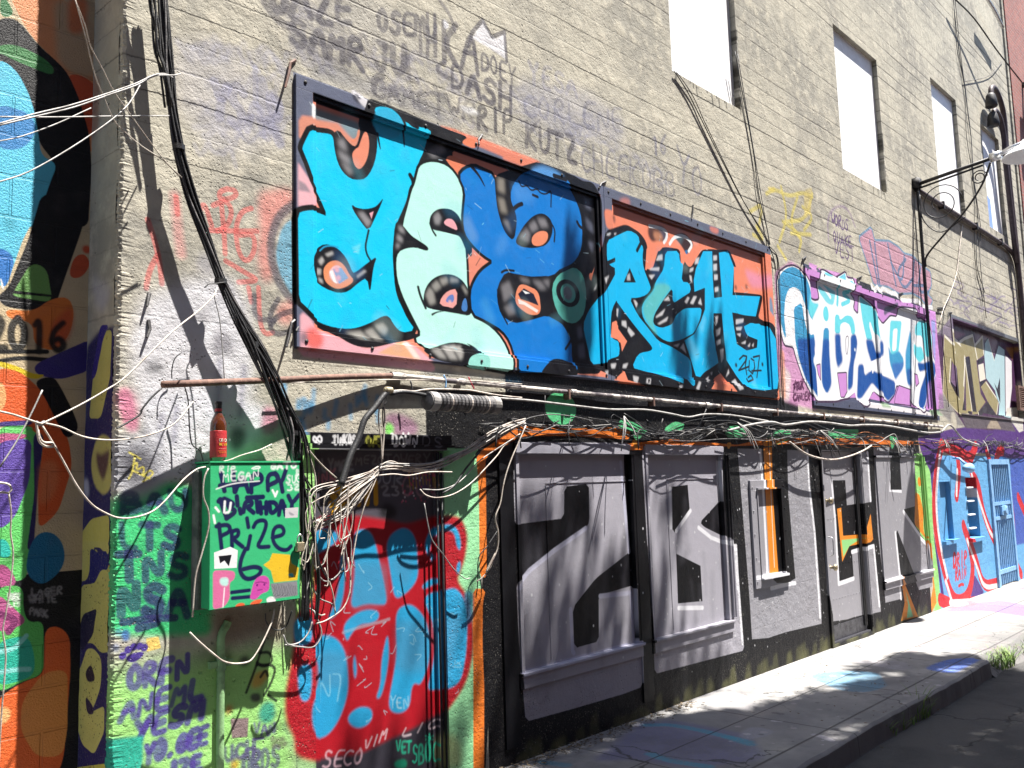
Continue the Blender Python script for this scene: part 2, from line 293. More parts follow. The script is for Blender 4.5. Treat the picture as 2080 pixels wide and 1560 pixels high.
T('JINKOS', 'G 390,510 560,500', 17, 'e8e8ea', .011); T('ONE', 'G 630,525 740,520', 20, 'a8a848', .013); T('DOWN', 'G 820,525 1010,522', 24, 'f2f2f2', .013); T('DS', 'G 1030,525 1190,525', 22, '77777f', .009)
T('MEZOTOWERY', 'G 610,645 1150,640', 17, '8c8c94', .009); T('ILYMEE', 'G 320,700 600,690', 22, '9a9aa2', .013, .9); T('DUR', 'G 720,790 960,795', 27, 'a8a8b2', .011); T('23', 'G 790,870 940,880', 22, 'a8a8b2', .011)
T('INK', 'G 310,800 480,760', 24, 'd88090', .012, .9); T('GCR', 'G 940,880 1210,900', 40, 'b08a98', .01, .8); P('G 990,690 1210,670 1210,830 1050,840', '6a5480', .7, .03)
for i in range(9): L(f'G {1000+i*24},{690+random.uniform(-5,30)} {1000+i*24+8},{800+random.uniform(-20,30)}', 'c0a040', .008, .8)
for i in range(60): dot(f'G {random.uniform(940,1210)},{random.uniform(680,930)}', .006, random.choice(['d85a80', 'e8e0e8', 'd85a80']), .9, .003)
T('SYSYII', 'G 430,960 790,920', 36, 'f2b322', .034); T('IST', 'G 430,1010 560,1010', 16, 'f2b322', .022)
P('G 790,950 860,925 920,980 900,1040 790,1045', '0d0d11', .8, .03)  # dark patch: shadow of the wire bunch painted in
# --- red and blue throw-up
P('H 240,100 380,72 560,85 690,105 800,130 900,100 1010,72 1085,85 1115,145 1128,220 1110,345 1080,420 1065,458 1130,550 1162,700 1162,880 1132,1030 1080,1130 1000,1240 850,1330 700,1400 520,1490 360,1500 240,1530 110,1490 110,1380 60,1300 50,1150 100,870 120,640 220,580 220,300', 'b81e2b', 1, .02)
bl = '30a6da'
for q in ('490,190 530,155 590,170 620,240 640,340 670,470 690,605 640,605 560,598 470,635 490,500 500,400 490,300', '682,250 710,185 780,145 832,170 862,240 865,330 872,400 860,470 800,540 732,580 712,450 692,330',
          '412,310 440,300 442,420 432,560 402,660 330,705 380,600 410,450', '240,165 330,150 400,180 395,235 300,300 240,310', '105,680 215,655 215,830 130,850 105,800', '130,960 210,945 215,1060 200,1165 150,1172 130,1080',
          '375,790 430,850 455,950 462,1100 440,1200 400,1300 340,1380 275,1402 220,1340 210,1230 232,1150 270,1080 272,960 240,880 280,780', '425,735 480,670 560,630 640,640 640,690 600,715 520,722 470,790 450,830',
          '500,880 515,1000 500,1062 485,960', '448,1270 520,1205 600,1215 602,1290 540,1338 480,1328', '740,640 800,600 850,612 910,680 942,800 936,950 885,1085 850,1065 830,1100 822,1210 770,1250 710,1240 695,1180 720,1050 745,900 740,780',
          '895,560 1000,512 1060,500 1110,570 1127,700 1120,880 1092,1040 1040,1090 918,1120 950,1000 972,850 960,720', '652,940 692,760 702,900 680,1050 650,1160 620,1160 650,1080',
          '905,250 935,165 990,125 1060,140 1088,220 1085,290 1060,260 1050,180 1000,160 950,200 930,330 920,300', '890,490 960,440 990,470 900,520', '1060,370 1085,335 1085,400 1062,430', '940,290 965,320 945,365'):
    P('H '+q, bl, 1, .012)
for q in ('H 490,340 690,360 690,600 470,640', 'H 690,330 860,340 800,540', 'H 270,880 450,880 440,1100 250,1100', 'H 740,700 930,700 920,1000 740,1000', 'H 430,730 640,640 560,720', 'H 940,700 1100,640 1000,1100'): P(q, '5a8aa8', .4, .05)
P('H 540,760 600,720 640,780 650,900 640,1040 610,1150 570,1200 500,1170 470,1080 500,1062 520,980 490,860', 'b81e2b', 1, .02)
for i in range(40):
    x, y = random.uniform(250, 1080), random.uniform(330, 1300)
    L(f'H {x},{y} {x+random.uniform(-40,40)},{y+random.uniform(-40,40)} {x+random.uniform(-40,40)},{y+random.uniform(-50,50)}', 'a8dcec', .005, .55, .003)
T('N7', 'H 280,1180 440,1160', 50, '9adcf0', .006, .6); T('YEN', 'H 700,1210 820,1220', 22, 'c0e8f0', .006, .6)
L('H 430,770 520,740 640,710 700,690', 'a8c8d8', .016, .4, .01); T('SECO', 'H 300,1570 540,1550', 34, 'f0c8d4', .009, .85, slant=.3); T('VIM', 'H 540,1480 680,1400', 20, 'f0d8e0', .010, .8, slant=.4); T('LIC', 'H 760,1390 980,1330', 16, 'f0d8e0', .007, .8, slant=.4)
T('VET', 'H 740,1480 830,1475', 24, '35c8a0', .011); T('SBOC', 'H 830,1545 990,1535', 42, '35c8a0', .012); T('*', 'H 905,1420 965,1420', 18, '35c8a0', .01); P('H 730,1530 800,1510 810,1570 730,1570', '1f9070', 1, .01)
# --- black shop front with the big silver letters
Rm(4.06, -.3, 12.0, 2.3, '131318'); P('Q 60,640 140,600 130,800 150,1456 R 150,560 90,1560 60,1560 60,350 90,0 Q 80,900', '131318', 1, .005, 0)
P('Q 25,640 60,610 180,530 330,435 720,452 1110,440 1110,530 720,505 350,505 240,560 90,650 95,900 100,1500 50,1500 45,900', 'f2812f', 1, .005, 1)
P('R 0,325 92,325 70,420 68,700 80,1000 80,1600 5,1600 5,900', 'f2812f', 1, .006, 1); P('R -60,340 5,330 0,560 -60,560', '2a96c0', .8, .02)
P('S -400,250 60,290 240,250 420,245 640,235 960,250 1300,262 1300,285 640,290 420,285 0,300 -700,330 -900,300', 'f2812f', 1, .006, 1)
gr = '5fc98a'
dot('Q 622,310', .17, gr, 1, .008, .115); P('Q 1040,380 1100,390 1240,470 1180,520 1140,540 1130,480 1020,450', gr, 1); P('Q 1350,450 1420,400 1500,420 1470,470 1360,480', gr); P('Q 1770,480 1830,425 1900,440 1940,510 1800,520', gr)
P('Q 1120,530 1165,530 1150,600 1130,590', 'f2a040'); P('Q 1785,550 1830,550 1800,610', 'f2a040')
P('S 0,150 60,170 130,240 0,240', gr); P('S 330,190 440,180 440,250 270,310 260,240', gr); P('S 700,180 920,180 900,240 700,245', gr); P('S 1130,225 1190,240 1150,330', gr, .8)
si = 'b4b2bc'; hi = 'f4f4fa'
P('Q 290,545 1105,553 1085,640 1095,900 1125,1320 R 1100,75 870,255 712,457 722,738 892,690 890,372 1130,302 1140,690 1165,700 1172,1000 1040,1050 700,1150 366,1242 345,1000 333,900 297,290 411,203 Q 420,1456 820,1150 845,1110 840,838 668,862 665,1085 290,1132', si, 1, .006, 1)
P('Q 300,550 1105,556 1100,605 300,625', 'a9a9b6', .5, .01)
for q in ('Q 1065,690 1085,900 1105,1150 1122,1320', 'Q 820,1155 600,1310 420,1456 R 320,320', 'R 697,470 712,760 720,770', 'R 900,378 1110,355 1130,680', 'R 340,915 1160,698'): L(q, 'cfcfe4', .035, .85, .008, sm=0)
P('Q 1198,563 1757,572 1752,640 1757,965 1622,1112 1650,1145 1790,1215 1850,1270 1860,1350 R 1828,300 1872,750 1255,912 1245,670 1215,150 1205,0 Q 1222,1300 1184,640', si, 1, .006, 1)
P('Q 1425,862 1535,848 1550,1035 1445,1185 1428,1160', '111116', 1, .004, 0); P('Q 1448,1168 R 1425,85 1590,168 1604,412 1436,428', '111116', 1, .004, 0)
for q in ('Q 1412,875 1418,1150', 'Q 1555,1030 1455,1175', 'Q 1740,690 1752,960', 'R 1440,460 1605,458', 'R 1815,30 1825,220 1860,700', 'Q 1612,1150 1700,1220 1845,1280 1855,1330'): L(q, hi, .035, .95, .006, sm=0)
P('S 62,315 236,318 250,560 300,1240 330,1262 470,1230 420,640 412,325 562,330 578,600 612,900 650,1380 T 655,440 400,500 280,540 165,550 150,300 140,160 S 110,900', 'a4a3aa', 1, .005, 0)
P('S 305,310 412,325 420,640 470,1230 420,1260 320,1262 345,1190 318,700', '111116', 1, .004, 0)
P('S 245,310 305,305 308,600 350,1192 290,1212 262,700', 'f29430', 1, .004, 0); L('S 288,330 300,700 322,1150', 'fff0e0', .012); P('S 240,300 300,300 420,245 240,240', 'f29430')
for q in ('S 222,330 240,560 275,1220', 'S 555,335 570,600 605,900 645,1500', 'S 300,1300 420,1270 470,1262', 'S 185,1225 390,1195', 'S 0,975 45,1010 65,1300'): L(q, hi, .04, 1, .006, sm=0)
P('S 640,325 985,338 1005,695 850,718 840,540 752,540 800,1252 808,1232 892,1215 888,1042 1025,995 1072,1450 T 1072,355 900,395 860,410 740,428 725,400 S 690,1300', 'a4a3aa', 1, .005, 0)
P('S 752,540 840,538 852,715 1005,692 1022,985 888,1042 900,1220 802,1252', '111116', 1, .004, 0)
P('S 783,740 812,732 826,930 960,920 1000,775 1018,955 1000,975 870,1003 820,1115', 'f29430', 1, .004, 0); P('S 815,960 960,945 870,1003 828,1080', '9fe090', 1, .004, 0)
for q in ('S 745,545 770,820 795,1270 900,1232', 'S 978,345 1000,680', 'S 888,1045 1022,1002 1062,1420', 'S 1122,340 1125,620 1208,620'): L(q, hi, .045, 1, .006, sm=0)
P('S 1020,310 1132,310 1122,620 1210,628 1196,400 1205,310 1300,310 1302,722 1220,752 1290,850 1395,985 1432,1180 1432,1290 1340,1312 1180,892 1165,920 1225,1372 1105,1402 1090,1250 1050,900', 'a4a3aa', 1, .005, 0)
P('S 1222,745 1305,722 1305,880', '111116', 1, .004, 0)
for q in ('S 1222,760 1290,860 1345,940 1395,990 1412,1130', 'S 1165,910 1195,1200 1215,1370', 'S 1095,1255 1210,1220', 'S 1340,1190 1430,1175'): L(q, hi, .05, 1, .006, sm=0)
P('S 1303,352 1365,350 1425,490 1440,900 1482,1180 1518,1440 1450,1470 1435,1000 1395,980 1305,860', 'a3e486', 1, .006, 1); P('S 1305,618 1345,640 1370,750 1372,900 1400,960 1300,850', 'f29430'); dot('S 1343,550', .06, 'f29430')
P('S 1385,955 1420,1000 1440,1200 1465,1400 1430,1470 1425,1370 1440,1290 1432,1180', 'f29430', 1, .005, 0)
P('S 1210,1210 1250,1290 1335,1500 1215,1530 1240,1400', 'f29430', 1, .005, 0); P('S 1245,1310 1300,1500 1255,1510 1265,1420', '8fd8a0', 1, .005, 0)
# --- purple and light blue shop front with red drips
Rm(12.35, -.3, 18.4, 1.95, '6fb4ea'); P('S 1330,240 1560,180 1700,160 2100,130 2200,420 2000,390 1800,350 1500,330 1440,500 1440,700 1420,480 1360,350', '5a3784', 1, .01)
P('S 1440,900 1480,1100 1530,1440 1510,1440 1475,1180', '4a3080'); P('S 1730,1200 1800,1330 1700,1390', '5a3f90'); P('S 1980,390 2100,380 2100,980 2010,1000', '4a66c0', 1, .02)
rd = 'd62f3a'; wh = 'f6eef0'
for q in ('S 1500,300 1470,420 1450,600 1448,800 1475,1000 1520,1180 1560,1330 1610,1400 1690,1360 1725,1180 1700,1000 1655,860', 'S 1500,290 1580,330 1640,350 1690,380', 'S 1610,350 1625,480 1605,650', 'S 1700,370 1700,480 1760,560 1790,760 1850,920 1885,980', 'S 1740,300 1700,400', 'S 1885,960 1920,850', 'S 1820,340 1860,480 1880,660', 'S 1870,450 1900,330 1930,330', 'S 1660,880 1740,1080 1790,1290 1880,1270 2000,1230', 'S 1985,640 2010,860 2010,1100 2060,1200', 'S 2040,660 2100,800', 'S 1490,1380 1580,1420 1740,1400'):
    L(q, rd, .17, 1, .01)
for q in ('S 1490,340 1462,600 1465,800 1490,1000 1540,1220', 'S 1530,1250 1580,1420', 'S 1712,500 1770,700 1850,940 1890,930', 'S 1610,470 1605,640', 'S 1680,960 1760,1180 1800,1300 1990,1260', 'S 2010,1000 2030,1180', 'S 1845,430 1880,620', 'S 1560,1400 1690,1390'): L(q, wh, .07, .95, .01)
T('DRIP', 'S 1580,1150 1680,1130', 28, rd, .045, wild=.22); T('RAIN', 'S 1595,1240 1675,1225', 24, rd, .04, wild=.22); L('S 1620,1285 1640,1270 1655,1275', rd, .04)
P('S 1960,1170 2010,1150 2010,1230 1890,1250 1960,1210', rd)

# ================================================================== the boarded sign panels
# first pair: blue letters
Rm(2.685, 2.47, 5.46, 3.99, '6a7086'); Rm(5.46, 2.47, 8.19, 3.99, '686d80')
Rm(2.80, 2.5, 5.40, 3.90, 'f0937a'); Rm(5.55, 2.47, 8.19, 3.9, 'f4906f')
Rm(2.80, 3.86, 5.40, 3.905, '20222c'); Rm(5.55, 3.86, 8.05, 3.905, '30242c', .7)  # dark top edges: black paint plus the frame's shadow put into the colour
P('I 315,330 800,500 790,650 737,668 590,500 315,470', '8b959b', 1, .02, 0); L('I 342,350 342,500', 'f2f4f6', .03)
P('I 195,440 330,455 520,500 600,530 660,600 760,670 800,700 700,720 560,540 300,520 200,700', 'e2957c', 1, .01, 1)
P('I 190,880 310,1060 400,1270 190,1290', 'f5bcc6', 1, .01, 0); P('I 195,1040 260,1080 310,1160 195,1140', '8a8590', .8, .01, 0)
P('M 1340,880 1450,900 1560,950 1640,970 1900,1070 2080,1140 2080,1230 1560,1010 1460,940', 'ea8b70', .95, .015, 1)
P('K 430,170 540,200 640,215 800,290 900,330 1000,400 1010,440 700,300 400,190', 'ea8b70', .95, .015, 1)
P('I 690,170 850,280 840,390 790,350 740,300', 'e6e4ea', .95, .01, 1); dot('I 755,262', .018, '5a5a66'); P('I 690,230 730,260 780,350 800,360 700,300', '3a3a46', .8, .01)
P('J 195,1000 300,1080 330,1160 520,1230 700,1310 800,1340 1000,1290 1120,1250 1250,1350 1400,1480 1400,1540 200,1400', 'f4b9c4', 1, .01, 1)
P('J 880,1380 1100,1255 1200,1340 1260,1440', 'f2b890', 1, .01, 0); P('J 1100,1290 1150,1275 1260,1430 1200,1420', 'fdf0ea', .9, .01, 0); dot('J 320,1250', .06, 'f06a60', .9, .03); P('J 195,1200 260,1190 270,1290 195,1300', '77707c', .8, .02)
# Y
P('I 850,262 1000,318 1180,385 1400,485 1540,535 1660,595 1775,640 1720,705 1640,800 1720,930 1690,1000 1560,880 1400,880 1330,930 1290,1060 1250,980 1180,700 1000,600 900,500 790,560 780,480', K_, 1, .006, 1)
P('I 310,572 420,588 525,600 550,640 560,740 590,870 640,960 710,1018 780,1028 850,1015 910,930 945,800 955,700 940,600 905,490 900,400 920,358 1040,370 1110,420 1180,500 1280,540 1425,572 1425,640 1390,770 1345,860 1320,960 1290,1060 1255,1100 1240,1200 1200,1300 1150,1410 J 1090,205 1060,240 1040,480 1048,640 1062,800 1090,900 1120,960 1170,1070 1242,1170 1110,1195 1050,1120 1010,1050 960,1045 850,1108 760,1143 680,1160 560,1155 470,1140 400,1112 320,1042 250,970 188,915 178,150 240,128 330,122 400,140 470,170 I 420,1190 350,1070 310,960 290,900 240,780 226,745 270,650', '00d4ff', 1, .004, 1, .03)
P('I 548,590 600,560 660,640 720,705 760,720 790,640 800,480 850,300 910,400 940,500 962,640 952,800 912,930 850,1018 780,1030 710,1018 640,960 590,870 560,740', K_, 1, .004, 1)
P('I 915,365 1040,372 1110,420 1160,490 1190,560 1150,640 980,640 945,560 905,490', '2fb8e4', 1, .01)
P('I 840,572 870,592 886,680 876,800 840,890 790,937 750,900 732,850 722,780 760,735 785,725 805,660', 'ee9478'); P('I 700,660 740,690 790,640 800,560 775,560 765,640', 'ea9070')
st = 'a8a6aa'
for q in ('I 590,650 650,645 680,770 600,720', 'I 590,745 700,815 712,905 610,825', 'I 622,855 690,900 735,950 700,985 660,930'): P(q, st, .75, .03, 0)
L('I 960,600 975,680 988,742', K_, .022, taper=True); L('I 1130,410 1190,520 1205,620 1210,720', K_, .028, taper=True); L('I 1200,460 1240,520 1300,550', K_, .03); L('I 1265,985 1290,1030 1295,1060', K_, .03)
for q in ('I 1420,760 1560,700 1600,760 1480,830', 'I 1360,870 1500,840 1560,840 1440,860'): P(q, st, .5, .03, 0)
P('I 1585,830 1650,790 1775,870 1690,935', 'ee8a66'); P('I 1770,640 1850,660 1850,760 1700,700', 'ee8a66'); P('K 120,170 210,200 200,240 150,280 85,190', 'ee8a66', 1, .004, 0)
P('J 330,620 325,540 370,450 440,408 530,430 600,488 652,570 682,650 705,668 830,570 905,518 872,610 842,855 815,705 740,752 650,832 560,845 440,800 360,740', K_, 1, .004, 1)
L('J 400,470 440,430 510,425 560,440', '2aa8d8', .008)
P('J 430,650 440,610 490,560 560,553 620,600 660,680 705,732 650,782 560,812 490,782 440,732', 'f29a6c'); P('J 472,655 530,592 590,608 642,720 560,768 500,732', 'f6c6ca'); P('J 515,630 590,620 652,710 570,762', '86a8d8', 1, .004, 0); P('J 485,655 510,640 552,762 520,742', 'ffffff', 1, .004, 0); dot('J 550,637 565,710', .016, 'f0b0c0')
for q in ('J 370,622 412,632 408,682 375,682', 'J 385,560 420,520 440,560 410,600', 'J 445,500 510,475 522,500 470,522', 'J 385,700 420,722 430,760 395,742', 'J 722,690 790,640 812,650 732,712'): P(q, 'c4c2c0', .9, .01, 0)
P('J 680,60 690,110 760,215 830,300 900,150 940,60 962,0 915,60 880,88 800,105 720,92', K_, 1, .004, 1); L('J 830,290 815,360 800,430 812,500 845,555', K_, .013)
P('I 885,1340 925,1322 905,1395', 'f0b0bc', 1, .004, 0); P('I 775,1335 830,1330 905,1420 870,1475', st, .8, .02, 0); P('J 680,445 762,405 740,500', '62e2fc', 1, .01, 0)
# E
P('I 1310,1065 1330,980 1350,905 1400,872 1470,860 1560,874 1640,922 1700,1000 1765,1110 K 205,380 195,480 188,600 205,740 212,850 215,960 240,1140 330,1190 400,1250 455,1335 478,1420 472,1490 200,1440 J 1640,1440 1330,1345 1230,1250 1300,1210 1232,1080 1172,960 1122,850 1082,720 1072,600 1078,512 1110,470 I 1200,1430 1250,1250 1280,1130', 'c6fff4', 1, .004, 1, .02)
P('J 1075,220 1115,225 1200,335 1270,380 1360,440 1348,478 1250,440 1170,445 1100,475 1070,505 1038,480', K_)
for q in ('J 1090,250 1130,260 1150,320 1100,300', 'J 1085,320 1130,360 1125,400 1075,370', 'J 1075,400 1110,420 1085,450 1072,450'): P(q, st, .85, .02, 0)
P('J 1365,200 1380,150 1430,105 1500,95 1570,110 1630,170 1662,260 1740,400 1740,540 1690,480 1640,350 1600,330 1470,300 1390,285 1365,240', K_); L('J 1370,230 1390,290 1420,335', K_, .014)
P('J 1480,230 1520,182 1580,195 1622,297 1560,272', 'f2aeb8'); P('J 1400,165 1440,125 1470,180 1452,240 1412,235', st, .75, .02, 0)
P('J 1308,900 1330,790 1400,708 1500,672 1600,688 1685,760 1740,900 1740,1050 1600,1022 1450,997 1330,972', K_)
P('J 1450,950 1470,880 1530,820 1612,803 1602,982', 'f0a8a4', 1, .004, 1); P('J 1500,925 1530,865 1582,850 1580,932', '6a86c8'); dot('J 1545,925', .014, 'f0b8b8'); P('J 1640,1000 1660,900 1690,880 1705,1010', '4a84c8')
for q in ('J 1330,860 1365,790 1400,830 1420,930 1370,950', 'J 1380,780 1430,730 1470,790 1420,830', 'J 1450,720 1520,700 1530,750 1480,780', 'J 1550,700 1620,720 1620,745 1545,750', 'J 1660,770 1700,830 1690,860 1650,790'): P(q, 'b4b2ac', .75, .025, 0)
L('J 1265,790 1285,870 1332,975', K_, .018); L('J 1390,1032 1430,1010 1490,1003', K_, .014, taper=True)
P('J 330,1060 420,1115 560,1155 700,1160 850,1105 960,1040 1012,1050 1045,1115 1110,1190 1290,1205 1210,1255 1000,1292 880,1322 780,1335 650,1305 520,1222 400,1165', K_)
for q in ('J 880,1130 955,1105 1000,1160 975,1215 930,1190', 'J 790,1180 860,1150 945,1255 870,1258', 'J 620,1190 760,1178 840,1252 740,1250'): P(q, 'b8b6b0', .9, .02, 0)
P('J 1260,1345 1360,1335 1470,1298 1560,1275 1660,1285 1740,1320 K 200,1305 260,1330 305,1380 240,1392 205,1440 J 1600,1480 1400,1440', K_)
for q in ('J 1345,1345 1425,1335 1490,1430 1420,1415', 'J 1445,1330 1515,1312 1585,1435 1515,1430', 'J 1535,1320 1645,1305 1625,1420 1605,1440', 'K 60,1330 140,1320 150,1350 80,1370'): P(q, 'bcbab6', .9, .02, 0)
P('K 200,1430 215,1395 250,1378 300,1372 335,1400 335,1480 205,1460', '9fe8dc')
# S
P('K 380,285 480,250 640,205 800,260 900,330 960,330 1015,430 1018,600 1010,800 960,920 1040,1060 1010,1500 860,1500 700,1400 500,1180 400,1050 430,880 500,700 440,640 400,500', K_, 1, .006)
P('K 165,290 200,248 260,230 300,250 380,285 390,420 410,540 450,640 500,690 500,560 480,440 482,370 520,300 570,262 640,252 720,270 800,310 860,400 905,510 917,620 912,730 880,800 800,870 700,905 600,905 520,890 450,872 400,960 395,1040 420,1140 500,1190 600,1170 700,1140 760,1172 802,1200 852,1300 852,1400 872,1490 700,1490 510,1490 510,1400 480,1300 430,1230 330,1170 245,1130 235,1000 260,930 300,870 380,812 310,770 240,700 200,640 190,560 205,380', '1080da', 1, .004, 1, .022)
P('K 570,262 640,228 720,250 800,310 740,330 640,300', '5f9fe0', .9, .03)
for q in ('K 480,340 540,330 640,420 520,470', 'K 420,640 470,660 440,760 380,780', 'K 680,700 730,690 710,750'): P(q, '5aa0e6', .5, .06)
P('K 385,285 470,330 480,440 505,500 520,560 500,692 440,632 400,500 390,420', K_)
for q in ('K 398,300 440,305 445,400 402,380', 'K 402,420 440,430 460,520 420,510', 'K 432,560 465,562 482,640'): P(q, '9a948a', .85, .03, 0)
L('K 490,500 520,470 548,460', K_, .03); L('K 245,235 290,290 322,352', K_, .03, taper=True)
P('K 503,692 560,590 620,528 680,514 732,560 737,640 702,712 620,732 540,722', K_); P('K 605,690 615,650 660,622 708,630 707,680 670,717 620,717', 'f0936e')
for q in ('K 530,665 575,605 600,640 590,695', 'K 590,590 625,560 650,610 610,635', 'K 640,545 690,550 710,600 665,605'): P(q, '8f8d92', .85, .03, 0)
L('K 722,570 752,620 745,690', K_, .014)
P('K 400,1050 405,960 440,888 520,888 600,905 720,898 732,960 727,1080 742,1132 650,1152 560,1177 500,1187 440,1150', K_); P('K 505,1060 515,980 545,943 652,990 667,1132 600,1142 540,1102', 'f0936e')
P('K 525,1010 560,975 620,1010 650,1080 600,1060 540,1040', '1a2036', 1, .004, 0); P('K 550,985 600,1005 570,1010', 'ffffff', 1, .003, 0); P('K 525,1040 570,1060 650,1110 640,1125 560,1075 530,1070', 'fbeee8', 1, .004, 0)
for q in ('K 530,905 590,920 600,945 550,935', 'K 610,925 660,930 700,980 660,985', 'K 420,960 470,930 500,1010 440,1060', 'K 440,1090 490,1060 510,1130 470,1140', 'K 670,930 715,920 715,970'): P(q, '8f8d92', .75, .03, 0)
L('K 400,985 410,1100 460,1192', K_, .013); L('K 425,878 450,862 500,868', K_, .016)
P('K 770,890 870,843 922,890 942,1000 932,1120 890,1182 840,1192 780,1152 740,1060 730,960', '5cb8aa', 1, .004, 1, .028); dot('K 830,1005', .135, K_, 1, .005, .10); dot('K 830,1005', .085, '5cb8aa', 1, .005, .07); dot('K 828,1005', .05, '77808a', 1, .01, .05)
for q in ('K 925,420 960,440 970,500 935,480', 'K 935,540 975,580 985,640 945,610', 'K 950,690 985,700 975,760', 'K 885,1210 915,1205 920,1270 890,1290', 'K 890,1320 930,1310 935,1400 895,1400'): P(q, '6f7488', .7, .03, 0)
P('K 955,880 990,885 985,920 962,930', 'e8805e'); P('K 925,1170 960,1080 1010,1050 1030,1200 1030,1490 985,1460 935,1300', '18a4de', 1, .006, 1)
P('K 650,1480 700,1420 770,1400 850,1430 870,1500 650,1500', K_); L('K 885,570 900,600 930,615', K_, .025); L('K 815,1345 850,1290 860,1240', K_, .02)
L('K 530,320 545,358 580,345 605,382 640,365 660,395 700,402 728,370 725,478', '11141e', .012); L('K 615,405 645,418', '11141e', .02); L('K 725,295 795,318', '11141e', .035)
# R C H
P('L 160,300 260,270 320,250 420,315 470,395 452,560 500,570 545,420 590,410 690,425 720,510 760,560 840,430 900,425 960,430 1030,430 1080,550 1065,720 1250,740 1260,760 1230,900 1320,950 1350,1050 1365,1300 1345,1420 1100,1440 700,1440 200,1300 60,1240 10,950', K_, 1, .006)
P('L 462,400 540,450 600,380 700,380 730,500 700,560 690,420 590,405 540,420 450,590', 'f4906f', 1, .006, 1)
c2 = '00beF6'
P('L 165,372 260,330 340,293 405,330 412,380 440,412 432,480 440,560 480,660 492,700 460,742 400,762 342,762 400,880 480,980 540,1058 640,1102 760,1182 772,1250 772,1385 560,1300 360,1242 400,1150 500,1112 380,1000 300,880 240,768 200,840 190,932 190,1040 272,1070 282,1130 240,1172 170,1192 170,1212 80,1222 22,950 60,850 130,760 170,700 240,570 180,540 165,500', c2, 1, .006, 1)
P('L 345,555 387,655 303,655', K_, 1, .004, 0); P('L 328,605 345,590 350,640 325,640', 'c8c8cc', .9, .01, 0); L('L 160,530 230,500', K_, .03); L('L 420,385 395,435', K_, .03)
P('L 245,770 300,850 400,980 505,1105 490,1128 400,1142 360,1242 200,1250 170,1190 272,1160 277,1080 190,1040 190,930 210,820', K_); P('L 200,935 228,922 327,1060 292,1132 282,1070 192,1035', 'f4906f', 1, .006, 0)
ws = 'd8d8dc'
for q in ('L 235,840 268,835 260,895 232,890', 'L 290,920 320,920 325,970 290,950', 'L 335,960 380,1010 355,1030 330,990', 'L 165,325 195,318 185,335 168,338', 'L 225,320 255,312 245,328', 'L 190,1220 230,1215 220,1250 195,1250', 'L 300,1220 335,1210 320,1245 295,1245', 'L 345,1300 385,1310 375,1350 350,1340', 'L 150,630 180,610 160,670', 'L 95,710 120,660 110,700'): P(q, ws, .9, .012, 0)
P('L 520,655 580,560 590,440 680,437 692,520 715,525 700,650 755,655 768,718 640,802 640,692 600,740 560,800 512,880 502,940 560,970 622,950 642,935 662,880 722,832 842,828 832,900 790,1002 700,1050 620,1068 560,1042 500,980 440,910 425,840 440,790 512,705', c2, 1, .006, 1)
P('L 520,660 590,660 635,690 560,800 512,880 505,940 545,1030 480,960 430,860 440,790 512,705', '66c6c0', .85, .03)
P('L 640,802 720,760 862,698 865,840 832,830 722,832 662,880 640,935 620,950 560,970 505,945 512,880 560,800 640,690', K_)
for q in ('L 722,790 742,755 757,760 737,802', 'L 760,800 785,750 807,750 782,805', 'L 815,800 832,760 842,812', 'L 525,890 590,835 570,880 525,900', 'L 535,940 610,890 600,920 550,945', 'L 575,780 610,750 622,780'): P(q, ws, .9, .01, 0)
P('L 850,440 912,440 915,600 925,760 975,752 962,600 958,450 1020,438 1062,550 1052,742 1242,752 1212,890 1120,880 1050,862 1062,960 1082,1080 1150,1125 1220,1105 1225,1050 1150,1022 1128,960 1180,932 1282,960 1332,1050 1352,1300 1340,1390 1250,1402 1150,1390 1080,1300 1010,1190 990,1000 978,870 922,868 920,1000 940,1110 955,1210 880,1262 850,1312 800,1300 760,1170 722,1055 790,1010 835,920 862,840 862,692 790,720 785,640 800,560', c2, 1, .006, 0)
P('L 915,450 958,448 980,755 928,762', K_, 1, .004, 0); P('L 922,868 978,868 990,1000 1002,1200 960,1220 938,1120 922,1000', K_, 1, .004, 0)
for q in ('L 920,470 945,468 945,500 920,505', 'L 920,530 945,525 945,570 920,575', 'L 925,600 950,600 950,635 925,640', 'L 930,690 955,685 955,715 930,722', 'L 935,890 955,885 950,930 937,950', 'L 938,985 970,965 965,1010 940,1030', 'L 940,1060 970,1045 970,1075 945,1090', 'L 965,1120 990,1110 990,1180 975,1210', 'L 1075,910 1130,905 1125,930 1075,945', 'L 1075,965 1120,960 1110,985 1080,985', 'L 1080,1010 1110,1005 1105,1030', 'L 1110,1075 1145,1055 1140,1080', 'L 1155,1095 1175,1070 1170,1100', 'L 1185,1090 1200,1070 1195,1100', 'L 540,470 570,460 570,500 525,505', 'L 490,555 550,550 545,575 480,570', 'L 475,605 520,600 495,635', 'L 800,490 825,480 815,525 790,530', 'L 760,560 785,550 780,575 755,585', 'L 755,605 770,610 775,660 760,640', 'L 370,775 385,780 400,800 390,830', 'L 645,1090 690,1075 675,1100', 'L 690,1110 715,1075 735,1145 700,1110'): P(q, ws, .92, .01, 0)
P('L 1050,860 1130,880 1220,900 1230,935 1130,935 1130,960 1150,1020 1222,1050 1222,1105 1150,1125 1085,1080 1062,960', K_); P('L 1160,940 1250,940 1250,1020 1150,1010', c2, 1, .006)
for q in ('L 1075,910 1130,905 1125,930 1075,945', 'L 1075,965 1120,960 1110,985 1080,985', 'L 1080,1010 1110,1005 1105,1030', 'L 1110,1075 1145,1055 1140,1080', 'L 1155,1095 1175,1070 1170,1100', 'L 1185,1090 1200,1070 1195,1100'): P(q, ws, .92, .01, 0)
